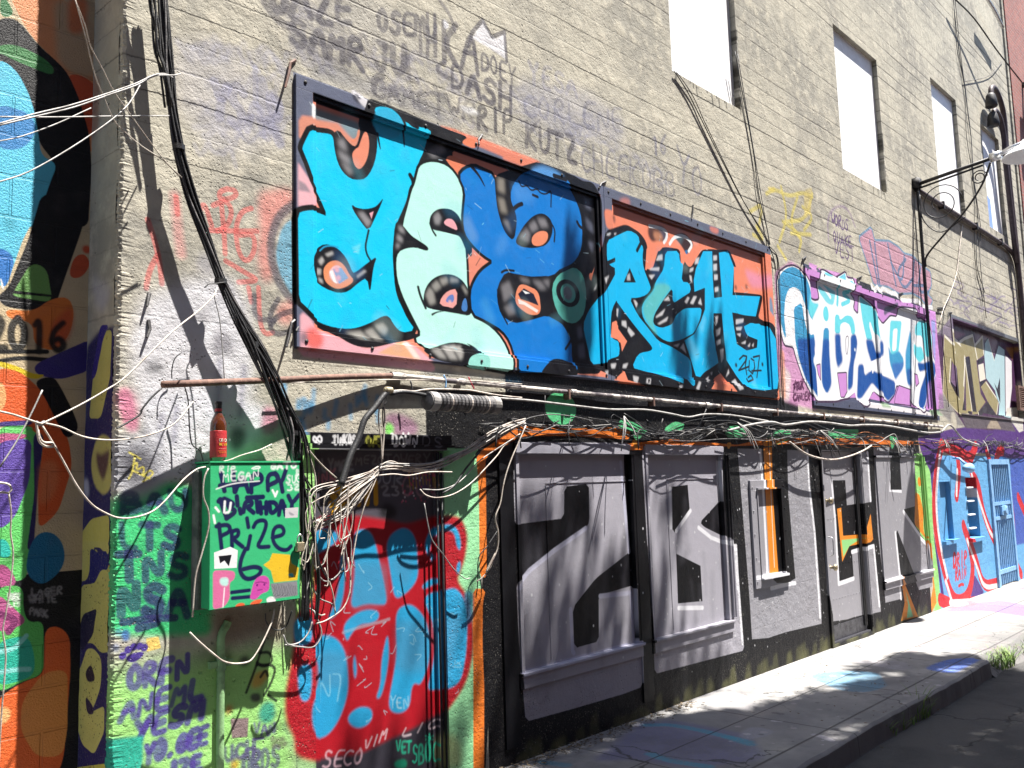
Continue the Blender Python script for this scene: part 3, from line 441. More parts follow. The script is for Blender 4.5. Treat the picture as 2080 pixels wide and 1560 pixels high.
P('L 695,1300 770,1385 860,1270 960,1222 1005,1195 1080,1320 1160,1392 1250,1412 1345,1402 1345,1460 690,1400', K_); P('L 885,1392 930,1310 970,1280 1065,1410', 'f4906f', 1, .006, 0); P('L 215,1330 285,1265 315,1345', 'f4906f', 1, .006, 0)
for q in ('L 870,1320 890,1300 885,1330 860,1345', 'L 900,1280 915,1270 910,1295', 'L 1045,1340 1070,1320 1110,1390 1080,1400', 'L 440,1320 470,1320 465,1360 435,1350', 'L 660,1370 690,1365 680,1400', 'L 780,1390 800,1340 815,1345 800,1400', 'L 150,1270 175,1265 170,1300', 'L 1005,1310 1025,1250 1030,1280'): P(q, ws, .85, .015, 0)
P('L 1062,545 1160,590 1260,630 1252,735 1062,722', 'f4906f', 1, .008, 0); P('L 1130,560 1260,610 1310,600 1310,700 1180,690', 'ea9ac0', .7, .06); dot('L 1075,690 1148,685', .025, '7a4a40', .8, .02)
P('L 470,262 560,262 602,300 590,380 540,360 500,380 470,330', '14161e', .9, .02); P('L 500,300 560,310 580,360 520,370', 'c98a68', .9, .03); P('L 640,330 720,310 790,390 740,470 700,400', '14161e', .95, .01); L('L 480,265 540,275 600,300 600,350 580,380', 'f4f6f8', .03); L('L 620,390 650,340 720,330 780,390 750,440', 'f4f6f8', .03); P('L 720,440 742,425 742,470', '2a78b8')
P('L 140,150 300,190 460,262 420,310 320,250 165,300', 'f4906f', .9, .01); P('L 205,200 240,180 250,240 225,250', '3a3038', .7, .02); P('L 260,80 320,80 330,130 250,110', 'e88a78', .6, .03); P('L 870,270 940,290 930,330 880,310', 'e88a78', .8, .02)
P('L 1285,760 1300,760 1320,900 1290,900', '3a9ac0', .8, .02); P('L 1225,900 1330,930 1300,860 1250,830', 'f4906f', .9, .01)
for q in ('L 1100,1185 1125,1160 1150,1165 1140,1200 1095,1262 1165,1235', 'L 1150,1170 1140,1230 1150,1290', 'L 1168,1195 1165,1260 1190,1285 1205,1240 1200,1195 1180,1180', 'L 1195,1170 1238,1160 1220,1310', 'L 1185,1265 1250,1262', 'L 1160,1310 1180,1295 1195,1325 1160,1340 1150,1320'): L(q, '22242e', .018, sm=0)
dot('L 1077,1225 1258,1220', .02, '22242e')
for i in range(150):
    x, z = random.uniform(2.75, 8.1), random.uniform(2.52, 3.95); l = random.uniform(.01, .07); q = random.uniform(-1.2, 1.2)
    wallS.stroke(np.array([((x-wallS.u0)*230, (z-wallS.v0)*230), ((x+l*math.cos(q)-wallS.u0)*230, (z+l*math.sin(q)-wallS.v0)*230)]), random.uniform(.003, .006), alb(random.choice(('e8f4f8', 'c8e4f0', '1c2430', '8ad8f0'))), random.uniform(.3, .8), .003)
for i in range(60):
    x, z = random.uniform(2.8, 8.1), random.uniform(2.6, 3.9); wallS.stroke(np.array([((x-wallS.u0)*230, (z-wallS.v0)*230), ((x+random.uniform(-.1, .1)-wallS.u0)*230, (z+random.uniform(-.1, .1)-wallS.v0)*230)]), random.uniform(.04, .12), alb(random.choice(('80dcf4', '3a8ad8', '20a0d8', 'd8f4f0'))), .13, .05)
# second panel: white and blue letters on lilac
P('O 160,520 260,450 350,520 420,560 420,1360 300,1330 210,1300 180,1100', 'd79ac6', .95, .03)
P('O 205,1080 260,1140 250,1310 200,1290', 'f6e8e2', .8, .04); P('O 190,980 220,1000 230,1300 200,1280', 'f0a070', .7, .03)
Rm(8.93, 2.42, 12.9, 3.95, '565a72'); P('W 330,110 470,160 640,210 800,260 850,200 820,270 1000,330 1200,400 1560,520 1640,1420 1500,1440 800,1300 400,1350 330,800', 'd796dc', 1, .006, 0)
P('W 380,60 460,90 440,150 390,130', 'e0a8e0', 1, .006, 0); P('W 470,110 640,150 830,215 830,290 480,170', 'dca0dc', 1, .006, 0)
P('W 850,230 960,270 1010,330 1200,390 1220,420 860,300', '34353f', 1, .005, 0); L('W 965,270 980,325 1020,290 1045,335 1070,300 1150,345 1190,350 1240,415 1400,420 1440,470 1530,480', 'f6f6f8', .06, 1, .006, 0); P('W 1090,480 1200,430 1200,490 1140,520 1090,560', '55566a', .9, .02)
P('W 880,1350 1000,1370 1130,1390 1300,1420 1420,1440 1640,1490 1500,1490 900,1410', 'f2eef2', 1, .006, 0); P('W 1040,1370 1110,1370 1140,1420 1050,1410', 'a8c4a0', .9, .02); P('W 1490,1430 1600,1450 1640,1490 1500,1480', 'a8c8a0', .9, .02)
# white body of the letters with a thin plum outline
P('W 82,230 110,150 170,105 235,92 300,125 345,195 380,260 385,380 440,420 490,410 480,330 462,270 480,150 510,130 620,200 630,210 725,150 735,210 800,215 805,290 770,350 815,410 800,490 850,550 855,360 980,460 1010,540 1080,640 1150,560 1210,570 1225,480 1370,500 1400,590 1440,585 1490,640 1515,760 1520,930 1550,1010 1560,1080 1470,1420 1440,1460 1390,1400 1360,1380 1330,1330 1345,1250 1240,1245 1210,1190 1185,1290 1130,1360 990,1255 920,1400 870,1390 830,1330 820,1270 760,1320 690,1330 620,1350 440,1350 410,1290 330,1140 255,920 240,845 150,825 110,640', 'fafbff', 1, .004, 1, .022, '4a3350')
lt = '6fe0ee'; md = '3f9fd0'; dk = '1a57a8'
P('W 95,230 120,160 180,110 240,100 300,135 340,200 370,280 390,380 420,440 480,450 410,612 370,560 345,450 300,320 240,285 190,310 160,400 150,560 170,770 150,740 115,600', md, 1, .006, 1); P('W 380,330 400,400 440,440 490,440 410,612 360,520', lt, 1, .02)
P('W 240,480 315,435 330,540 350,640 375,745 440,715 450,850 400,970 430,1060 470,1200 460,1320 430,1290 345,1130 290,960 255,800', md, 1, .006, 1); P('W 270,770 445,760 450,850 400,970 430,1060 470,1200 460,1320 430,1290 345,1130 290,960', dk, 1, .03, 1)
P('W 522,520 535,470 560,465 578,540 570,600 550,612 528,580', lt)
P('W 530,670 578,670 580,900 600,1190 560,1285 515,1200 510,1000', md, 1, .005, 1); P('W 525,770 580,770 582,900 604,1200 560,1290 515,1200 508,1000', dk, 1, .03, 1)
P('W 635,545 672,545 680,600 740,550 790,560 815,620 825,720 790,740 775,640 720,610 680,640 685,720 632,720', lt, 1, .008, 1); P('W 632,720 685,720 690,850 710,980 660,1050 640,950', dk, 1, .03, 1)
P('W 780,740 825,720 845,800 830,920 810,1000 800,1220 755,1260 755,1090 780,950', dk, 1, .025, 1)
P('W 735,760 758,745 760,800 748,915 738,900', 'fafbff', 1, .004, 1, .01, '4a3350'); dot('W 820,872', .02, 'e8f0fa')
P('W 465,1020 495,1010 500,1150 480,1100', 'd796dc', 1, .004, 0, .012, '4a3350'); P('W 660,1095 740,1090 745,1260 720,1310 690,1310', 'd796dc', 1, .004, 0, .014, '4a3350'); P('W 770,1320 820,1270 830,1320', 'd796dc', 1, .004, 0)
P('W 860,370 980,470 1040,640 1060,790 1000,720 960,600 950,640 985,780 930,780 890,600', lt, 1, .006, 1); P('W 920,770 985,780 1020,910 1050,880 1055,780 1085,800 1090,920 975,1000 935,870', dk, 1, .03, 1)
P('W 850,1010 900,1005 910,1115 975,1060 1130,1135 1195,1170 1195,1280 1130,1355 980,1180 880,1330 838,1330', dk, 1, .02, 1); L('W 1130,960 1170,1060 1190,1160', 'fafbff', .03)
P('W 905,1010 960,1090 975,1045 985,1110 1000,1050 1090,1120 1170,1130 1090,930', 'fafbff', 1, .006, 1)
P('W 1150,600 1255,605 1240,760 1225,900 1160,950 1140,800', lt, 1, .01, 1); P('W 1130,830 1160,920 1230,880 1275,960 1270,1040 1195,1150 1145,1000', md, 1, .02, 1); P('W 1160,1000 1280,990 1260,1060 1195,1160', '3a70c0', .9, .03); P('W 1175,680 1218,670 1205,880 1165,890', 'fafbff', 1, .004, 1)
P('W 1290,900 1335,680 1350,820 1345,1200 1310,1190 1290,1050', md, 1, .03, 1); P('W 1300,1050 1350,1050 1350,1220 1310,1200', dk, .9, .03)
P('W 1380,650 1420,595 1465,610 1500,690 1515,800 1510,940 1480,940 1465,840 1440,740 1380,740', lt, 1, .01, 1); P('W 1365,810 1400,850 1440,840 1470,950 1420,1000 1370,920', lt, 1, .02)
P('W 1400,990 1460,1000 1520,970 1555,1040 1545,1110 1470,1400 1440,1440 1410,1380 1430,1240 1490,1060 1420,1080', dk, 1, .02, 1); P('W 1375,1100 1400,1110 1415,1180 1390,1210', 'd796dc', 1, .004, 0, .014, '4a3350')
P('W 470,280 520,260 640,330 620,460 560,440 490,340', lt, .9, .015); L('W 490,255 560,330 590,380', 'fafbff', .05); L('W 655,290 660,400 655,450', lt, .05); L('W 760,330 690,350 790,410 700,450', lt, .05)
P('W 500,160 540,150 600,195 540,190', lt, 1, .01); P('W 650,205 720,160 730,235', '80d8ee', 1, .006, 0); P('W 740,235 790,230 800,270', '80d8ee', 1, .006)
P('W 1200,1300 1230,1210 1340,1250 1330,1330 1340,1390 1190,1370', 'd796dc', 1, .006, 0, .014, '4a3350'); P('W 950,1330 995,1265 1060,1330', 'd796dc', 1, .005, 0)
P('W 1505,600 1560,600 1560,1000 1530,920 1520,740', '9ab0ee', .8, .03); P('W 1500,1180 1560,1110 1580,1300 1560,1420 1480,1410', 'c89ae0', .8, .03)
for q in ('W 255,1160 250,1240', 'W 235,1200 280,1180', 'W 270,1200 280,1240 300,1230', 'W 310,1190 300,1230', 'W 240,1290 235,1350 270,1340', 'W 320,1200 330,1240'): L(q, '5a2450', .02)
T('FUCK', 'W 235,1265 330,1235', 17, '5a2450', .024, slant=.3); T('CANCER', 'W 232,1350 390,1340', 15, '5a2450', .022, slant=.2)
# third panel: stone coloured letters
P('Y 130,330 290,140 560,230 1060,440 1090,1150 760,1420 450,1380 200,1000', '55335a', 1, .01, 0); P('Y 300,250 520,320 400,380', 'a05a80', .9, .03); P('Y 950,470 1050,470 1040,620', '9a6a30', .9, .03); P('Y 130,330 290,130 300,260 310,450 210,340', '8f8494', .9, .02); P('Y 600,260 720,330 800,330 870,400 830,560 760,380 620,400', 'a58a9a', .8, .02)
kh = 'a89c72'; cr = 'f2ecdc'
P('Y 215,345 315,440 325,520 410,640 390,560 320,480 300,290 500,490 505,600 480,1220 440,1230 400,1240 245,1080 205,990 205,700', kh, 1, .005, 0, .02, 'ded4b4'); L('Y 300,285 400,390 500,485 500,700 490,900', cr, .05, sm=0); L('Y 220,350 315,445', cr, .04, sm=0); L('Y 325,535 405,635', cr, .03, sm=0); L('Y 285,610 270,860 360,1000 370,1060', cr, .03, sm=0)
P('Y 295,620 330,690 395,810 372,1060 280,880', '2a1c2c', 1, .005, 0); P('Y 300,640 340,700 345,930 285,860', '7a5f80', 1, .005, 0)
P('Y 445,420 590,335 610,440 700,350 715,560 630,620 680,1000 735,1090 640,1220 520,1240 505,640 550,570 505,580', kh, 1, .005, 0); L('Y 445,410 500,370 590,335 640,600', cr, .045, sm=0); L('Y 620,440 700,345 712,540', cr, .04, sm=0)
P('Y 505,590 555,575 640,1240 595,1245', '2c1f30', 1, .004, 0); L('Y 510,650 590,1235', cr, .03, sm=0); P('Y 470,1220 495,1040 510,1240', '2c1f30', 1, .004, 0)
P('Y 650,670 710,650 735,830 670,860', cr, 1, .004, 0); P('Y 640,620 730,580 700,640 650,670', '2c2434', 1, .004, 0); P('Y 670,860 740,840 680,920', '2c2434', 1, .004, 0)
P('Y 680,920 740,850 880,1080 860,1240 760,1090', kh, 1, .005, 0); L('Y 740,870 880,1080 860,1230', cr, .03, sm=0)
P('Y 640,1220 760,1085 870,1270', '3c3440', 1, .005, 0)
P('Y 725,430 760,370 830,620 880,450 945,500 955,1280 880,1260 890,1110 860,1040 840,960 740,820 720,560', 'bcdbe2', 1, .005, 0, .015, '404050'); P('Y 830,870 865,940 895,810 900,1110', '2c2838', 1, .004, 0); L('Y 765,380 830,615', cr, .03, sm=0)
P('Y 955,560 1025,630 1030,930 1000,1200 960,1200', 'f4f2f4', 1, .005, 0); P('Y 970,1160 1090,1150 1110,1420 1060,1440 960,1300', 'e0dcd4', 1, .01, 0); P('Y 395,1220 600,1250 960,1290 1020,1430 760,1400 460,1390', '6a6068', 1, .01, 0); P('Y 740,1300 800,1290 860,1400 690,1390', 'b8a894', .9, .02)
P('Y 150,1000 210,1010 450,1380 300,1350 150,1200', '77737a', .7, .05); dot('Y 320,1310', .12, 'd8d0bc', .8, .05)
P('Y 590,190 640,180 720,250 880,310 900,380 800,340 690,320 560,300', '2c2030', .85, .06)
# drips, flecks of splashed paint on the silver letters, scuffs at the base
for i in range(420):
    x = random.uniform(4.4, 11.9); z = random.uniform(.2, 1.95)
    if x > 6 or random.random() < .35: CUR[0].fill(np.array([((x+math.cos(t)*r-wallS.u0)*wallS.res, (z+math.sin(t)*r*1.3-wallS.v0)*wallS.res) for r in (random.uniform(.003, .009),) for t in np.linspace(0, 6, 7)]), alb('e8e8ec'), .8, .003)
for i in range(90):
    x = random.uniform(4.3, 12.2); h = random.uniform(.03, .16)
    CUR[0].fill(np.array([((x+a-wallS.u0)*wallS.res, (b-wallS.v0)*wallS.res) for a, b in ((-.06, 0), (.06, 0), (.04, h), (-.03, h*.8))]), alb('6f6f4a'), .35, .03)
for (xa, xb) in ((4.2, 5.6), (5.8, 7.1)):
    for i in range(26):
        x = random.uniform(xa, xb); z = random.uniform(.3, 1.4); wallS.stroke(np.array([((x-wallS.u0)*230, (z-wallS.v0)*230), ((x+random.uniform(-.05, .05)-wallS.u0)*230, (z+random.uniform(.1, .5)-wallS.v0)*230)]), random.uniform(.02, .08), alb('5f5d66'), .18, .06)

# ================================================================== left-facing end of the wall (rough, shaded)
CUR[:] = [sideS, 0]
P('B 610,1050 700,930 830,900 X 236,1000 216,1600 130,1600 150,1300 165,1000', '35316a', 1, .02)
P('B 690,960 780,930 780,1250 700,1560 620,1560 650,1300', 'd6cf78'); P('B 700,900 760,900 720,1000 680,1250 640,1300', '3a3090')
P('C 685,740 690,640 720,500 770,450 830,480 857,600 852,750 820,880 770,915 710,850', 'd0c878', 1, .01); P('C 722,580 765,610 830,560 820,680 770,820 735,720', '6a5050', 1, .02)
P('C 610,1200 690,1090 820,1060 828,1250 790,1350 720,1270 650,1560 600,1560', 'd8d070'); P('C 720,1300 790,1480 830,1420 830,1560 720,1560 660,1560', 'd0c868'); P('C 620,800 660,780 670,900 640,960', 'd0d4e8', .8, .02)
P('D 555,0 750,0 750,100 690,40 620,40 560,300', 'd6d078'); P('D 560,300 640,290 690,190 750,200 750,760 690,770 640,700 540,700 510,600', 'd6d078'); P('D 620,40 680,80 740,60 740,200 690,190 640,300 605,260', '2a2a78'); P('D 570,500 670,460 640,640 560,760 520,700', '2a2848')
P('D 590,740 640,735 690,800 690,1000 650,1130 620,1180 720,1130 720,1300 640,1470 560,1400 520,1250 520,920 550,870', 'e0dc80'); P('D 580,900 620,840 655,960 600,970', '3a3040'); P('D 585,1060 640,1130 650,1190 600,1190', '3a3050'); P('D 500,1560 720,1530 720,1600 500,1600', 'e0d860')
P('B 640,560 780,640 740,800 680,800', 'c8c8e0', .5, .05); P('A 650,520 700,560 690,900 640,1000', 'b06040', .5, .03)
# ================================================================== mural on the neighbour's block wall
CUR[:] = [leftS, .32]
Rm(.9, -.1, 1.8, 4.6, 'dcc8a4'); Rm(.9, -.1, 1.8, 1.4, '14151c')
P('A 60,-40 400,-40 700,200 690,900 640,1100 560,700 390,430 260,300 170,180', 'efa06c'); P('A 380,0 700,0 700,520 560,560 400,430', 'c8b090', .9, .03); P('A 480,-20 620,-20 600,230 480,240', 'e0703a', .8, .02)
P('A 470,530 560,520 680,600 680,1000 600,900', 'e0603a'); P('A 0,-20 40,-20 110,110 0,125', '2f7a44')
P('A -20,125 120,130 280,330 400,430 480,520 560,700 630,950 645,1200 620,1600 240,1600 300,1300 390,1150 270,1000 240,800 150,560 20,430 -20,420', '0e1018')
P('A -20,320 100,308 300,400 385,480 370,535 100,425 20,380 -20,375', '3f8c4c'); P('A -20,430 30,430 120,500 200,650 240,770 272,950 290,1100 405,1150 330,1350 260,1600 -20,1600', '62d4f4'); P('A -20,730 200,790 265,900 200,1020 100,1060 -20,1040', '3890d4')
P('B -20,-20 292,-20 250,140 160,300 40,645 -20,610', '62d4f4'); P('B -20,340 110,420 60,600 20,645 -20,560', '3080d4'); P('B 20,80 120,170 110,260 20,230', '48b0c8', .8, .03); P('B 0,560 20,600 30,660 10,640', 'ffffff')
P('B 292,-20 640,-20 570,250 460,560 375,810 100,785 20,765 -20,700 60,640 200,300', '0e1018'); P('B 220,460 330,500 372,745 85,700 100,660', '78b060'); P('B 100,660 375,690 370,705 90,680', '0e1018', 1, .003, 0)
P('B 30,790 240,805 350,720 480,700 525,800 500,950 400,1090 240,1050 230,880 60,860', 'f2863c'); P('B 350,900 500,760 520,850 490,1000 380,1090', 'e0603a', .8, .02); P('B 480,565 520,420 600,395 640,480 570,575', 'e0603a'); dot('B 610,370', .02, 'e0603a')
T('2016', 'B -90,1060 480,1100', 62, '111114', .03, wild=.22); L('B -20,1090 100,1090 330,1090', '111114', .02); L('B -20,1160 150,1130 350,1150', '111114', .02)
P('B 240,1180 450,1085 640,1000 640,1220 420,1290 250,1250', '40358c'); P('B -20,1150 120,1190 240,1250 330,1250 240,1295 100,1225 -20,1190', 'f2d42a')
P('B -20,1195 150,1230 330,1400 450,1600 -20,1600 ', 'f27034'); P('C -20,-20 150,-20 330,160 440,330 520,500 545,700 440,1040 290,1175 285,700 240,400 -20,380', 'f0682f'); P('C -20,40 40,90 50,200 20,270 -20,280', 'f8b878')
P('C 250,50 400,10 460,100 560,300 600,420 500,500 330,160', '111118'); P('C -20,360 240,345 245,385 -20,400', '4a3a8a'); P('C -20,395 240,385 250,440 335,450 290,800 250,1000 200,1560 -20,1560', '70dc74')
P('C 250,440 335,450 290,800 255,1300 200,1340 260,900', '30286a'); P('C -20,440 240,455 100,525 -20,530', 'd06a98'); P('C -20,510 240,480 225,800 110,1090 -20,1190', '6c54b4'); P('C 300,660 430,640 450,820 380,960 290,1000', 'f08a58', .8, .02)
P('C -20,1240 60,1250 92,1385 -20,1385', '30c8b8'); P('C 290,1195 400,1190 480,1280 492,1420 420,1530 300,1600 190,1500 220,1300', '1c78a8'); P('C -20,1450 60,1460 120,1560 -20,1580', 'c05c94')
P('D -20,150 60,170 130,300 -20,330', 'c05c94'); P('D 120,0 160,0 170,500 190,640 290,560 310,910 160,960 -20,1060 -20,0 60,0', '6cd468', .0); P('D -20,310 160,300 160,480 200,560 300,545 300,915 150,965 -20,1050', '62cc66'); P('D -20,350 200,555 -20,640', 'c05c94'); L('D 0,500 120,540 60,620', '8a3a70', .03)
P('D -20,690 190,640 240,780 235,920 140,960 -20,1000', '2fbca4'); L('D 0,760 100,740 180,650', '90e4dc', .02); L('D 0,900 120,880 200,880', '90e4dc', .02)
P('D -20,1080 160,965 300,920 310,600 400,578 482,650 485,900 440,1480 400,1600 -20,1600', 'f27034'); P('D 150,1100 300,900 465,880 465,1300 430,1480 250,1485 140,1300', 'f2a054'); dot('D 10,1200', .035, 'f8c080')
T('WSKE', 'D 50,400 140,395', 12, 'f0f0f0', .005); T('LTS', 'D 55,450 140,445', 12, 'f0f0f0', .005, wild=.22); T('LAGER', 'D 210,370 430,360', 14, '9a9aa0', .006); T('WHITE', 'D 200,420 390,415', 13, '9a9aa0', .006); T('PARK', 'D 200,500 330,520', 14, '9a9aa0', .006)
# ================================================================== door of the green cabinet
CUR[:] = [boxS, -.14]
Rm(2.0, 1.1, 2.7, 2., '40c482')
for q in ('E 775,480 800,600', 'E 860,470 870,605', 'E 770,565 900,555', 'E 875,605 920,480 965,605', 'E 890,560 950,555', 'E 985,610 985,490 1050,480 1062,535 990,560', 'E 1100,595 1095,490 1160,478 1175,530 1110,560', 'E 1150,480 1190,555 1222,460', 'E 1190,550 1200,605',
          'E 760,672 800,655 835,720', 'E 770,660 790,720 815,785', 'E 800,655 870,690 830,715 885,740 815,790', 'E 885,640 890,700', 'E 905,725 912,755', 'E 930,745 945,670 990,672 985,702 950,710 1000,750', 'E 955,648 1065,642', 'E 1020,650 1030,745', 'E 1045,680 1052,755', 'E 1088,680 1088,755', 'E 1045,718 1092,714', 'E 1110,680 1118,765 1170,722 1150,680 1110,680', 'E 1175,765 1195,640 1222,765', 'E 1180,715 1215,708', 'E 1240,635 1265,690 1312,630', 'E 1265,690 1262,725'):
    L(q, '1a2352', .024)
for q in ('E 762,830 780,995', 'E 745,845 830,830 842,880 775,912', 'E 850,880 852,985', 'E 850,882 895,865 897,910 855,930 925,985', 'E 955,790 965,850', 'E 978,912 960,1000', 'E 1000,850 1020,810 1075,800 1092,830 1060,920 1020,990 1105,985', 'E 1130,922 1215,902 1200,840 1140,850 1128,940 1170,1000 1230,1012 1258,982'): L(q, '1a2352', .021)
L('E 945,1000 910,1080 905,1160 950,1215 1030,1190 1060,1140 1010,1120 930,1140', '1a2352', .022); L('E 850,1300 970,1285', '1a2352', .018); L('E 855,1340 970,1330', '1a2352', .018)
T('RIP', 'U 480,730 740,725', 12, 'ffffff', .004); T('MEGAN', 'U 530,880 1090,830', 18, 'ffffff', .005, wild=.22); L('U 440,990 700,900 1090,870', 'ffffff', .005); L('U 980,680 1060,640 1120,670 1000,690', 'ffffff', .006)
T('GATO', 'U 1250,690 1650,670', 10, 'ffffff', .009); T('88', 'U 1640,800 1720,800', 14, 'ffffff', .008); T('SUG', 'U 1490,900 1720,890', 16, 'ffffff', .006); T('32', 'U 1500,1010 1700,1000', 11, 'ffffff', .006)
for q in ('U 1290,1010 1330,1090', 'U 1360,1030 1330,1100', 'U 570,1180 560,1340', 'U 660,1200 640,1340 580,1350', 'U 430,1270 480,1330', 'U 400,1390 420,1500'): L(q, 'ffffff', .011)
P('U 1480,1280 1680,1265 1670,1420 1480,1430', 'dcd8dc', 1, .002, 0); P('U 1520,1320 1640,1380 1560,1400', 'a8a4ac', 1, .003)
P('E 728,1025 840,985 892,1010 885,1130 730,1138', 'f4f4f6', 1, .002, 0); P('E 760,1050 850,1040 830,1120 800,1080 770,1100', '1c1c22', 1, .002, 0)
P('E 720,1150 800,1145 875,1155 870,1210 835,1230 838,1340 800,1400 720,1420', 'e276a6', 1, .003); P('E 765,1200 830,1195 825,1260 770,1250', 'c8f4ec', 1, .006); L('E 800,1270 790,1400', 'ffffff', .005)
P('E 1068,1110 1110,1080 1130,1030 1250,1040 1262,1100 1312,1130 1302,1215 1140,1232 1120,1150', 'f0c632', 1, .003, 0); P('E 1230,1180 1270,1160 1280,1200', '60d8d8', 1, .003)
P('E 1118,1240 1300,1220 1305,1320 1140,1345', '8f8f96', 1, .003, 0)
for i in range(14): L(f'E {1130+i*12},{1250+random.uniform(-10,10)} {1150+i*11},{1300+random.uniform(-20,30)} {1125+i*12},{1325}', '4a4a50', .002, .9, .002)
P('E 1000,1230 1030,1190 1080,1180 1112,1210 1108,1290 1050,1310 1020,1350 972,1350 985,1290', 'd453b0', 1, .003); L('E 1015,1235 1050,1225 1090,1235', '5a1a5a', .003); dot('E 1025,1250 1075,1245', .006, '8a2a80', 1, .002); L('E 1030,1285 1060,1280', '5a1a5a', .003)
P('E 865,1400 900,1370 945,1375 930,1410', 'f06a40', 1, .003); P('E 965,1385 1010,1350 1070,1345 1030,1390', 'f06a40', 1, .003); P('E 1080,1345 1130,1320 1162,1360 1115,1398', 'f6f4f4', 1, .003)
# ================================================================== paint spilt and sprayed on the pavement
CUR[:] = [walkS, 0]
for q, c, a, s_ in (('T 560,800 800,770 1050,780 1120,880 980,925 800,915 640,850', '3aa0cc', .6, .03), ('T 1390,745 1540,690 1770,675 1765,700 1580,795 1400,765', '3f70d4', .85, .02), ('R 1150,1240 1400,1230 1900,1330 2035,1500 1500,1560 1100,1500 800,1520 950,1420', '6a6aa4', .5, .06),
                    ('T 1500,350 1700,290 1900,270 2100,300 2100,380 1800,340', '8f6fae', .9, .02), ('T 1520,325 1700,270 1765,290 1720,312 1560,332', 'e2707a', .95, .01), ('T 1980,240 2100,200 2100,250 2000,265', 'f4f0f4', .9, .01), ('T 1560,300 1660,285 1700,295 1600,315', 'f4f0f4', .9, .01), ('T 2000,200 2100,170 2100,190', 'e2707a', .9, .01),
                    ('T 60,1230 150,1160 330,1190 280,1230 120,1260', 'a8a8b4', .7, .02), ('T 560,1220 620,1210 770,1260 720,1275 640,1240', 'c8c4cc', .8, .01), ('T 840,700 1200,700 1330,750 1200,770', 'b8b4bc', .6, .03), ('T 0,1080 160,1060 400,1010 500,1000 420,1060 100,1120', 'b0a8a0', .4, .04)):
    P(q, c, a, s_)
for q in ('R 1200,1265 1400,1260 1900,1380', 'R 1230,1465 1350,1510 1620,1550', 'T 0,1240 150,1290', 'R 480,1520 640,1540'): L(q, '4aa4c0', .08, .7, .03)
for i in range(46):
    x, y = random.uniform(900, 2050), random.uniform(350, 640)
    if y > 930-.3*x: L(f'T {x},{y} {x+random.uniform(-90,90)},{y+random.uniform(-20,20)} {x+random.uniform(-120,120)},{y+random.uniform(-40,40)}', random.choice(['a08898', 'b090a8', '9a8a90', 'c89aa8']), .035, .5, .02)
for i in range(160): dot(f'T {random.uniform(0,1500)},{random.uniform(600,1300)}', random.uniform(.006, .03), random.choice(['e0dce0', '8a8890', '3a3a40', 'c8c0c0']), .5, .01)
CUR[:] = [wallS, 0]

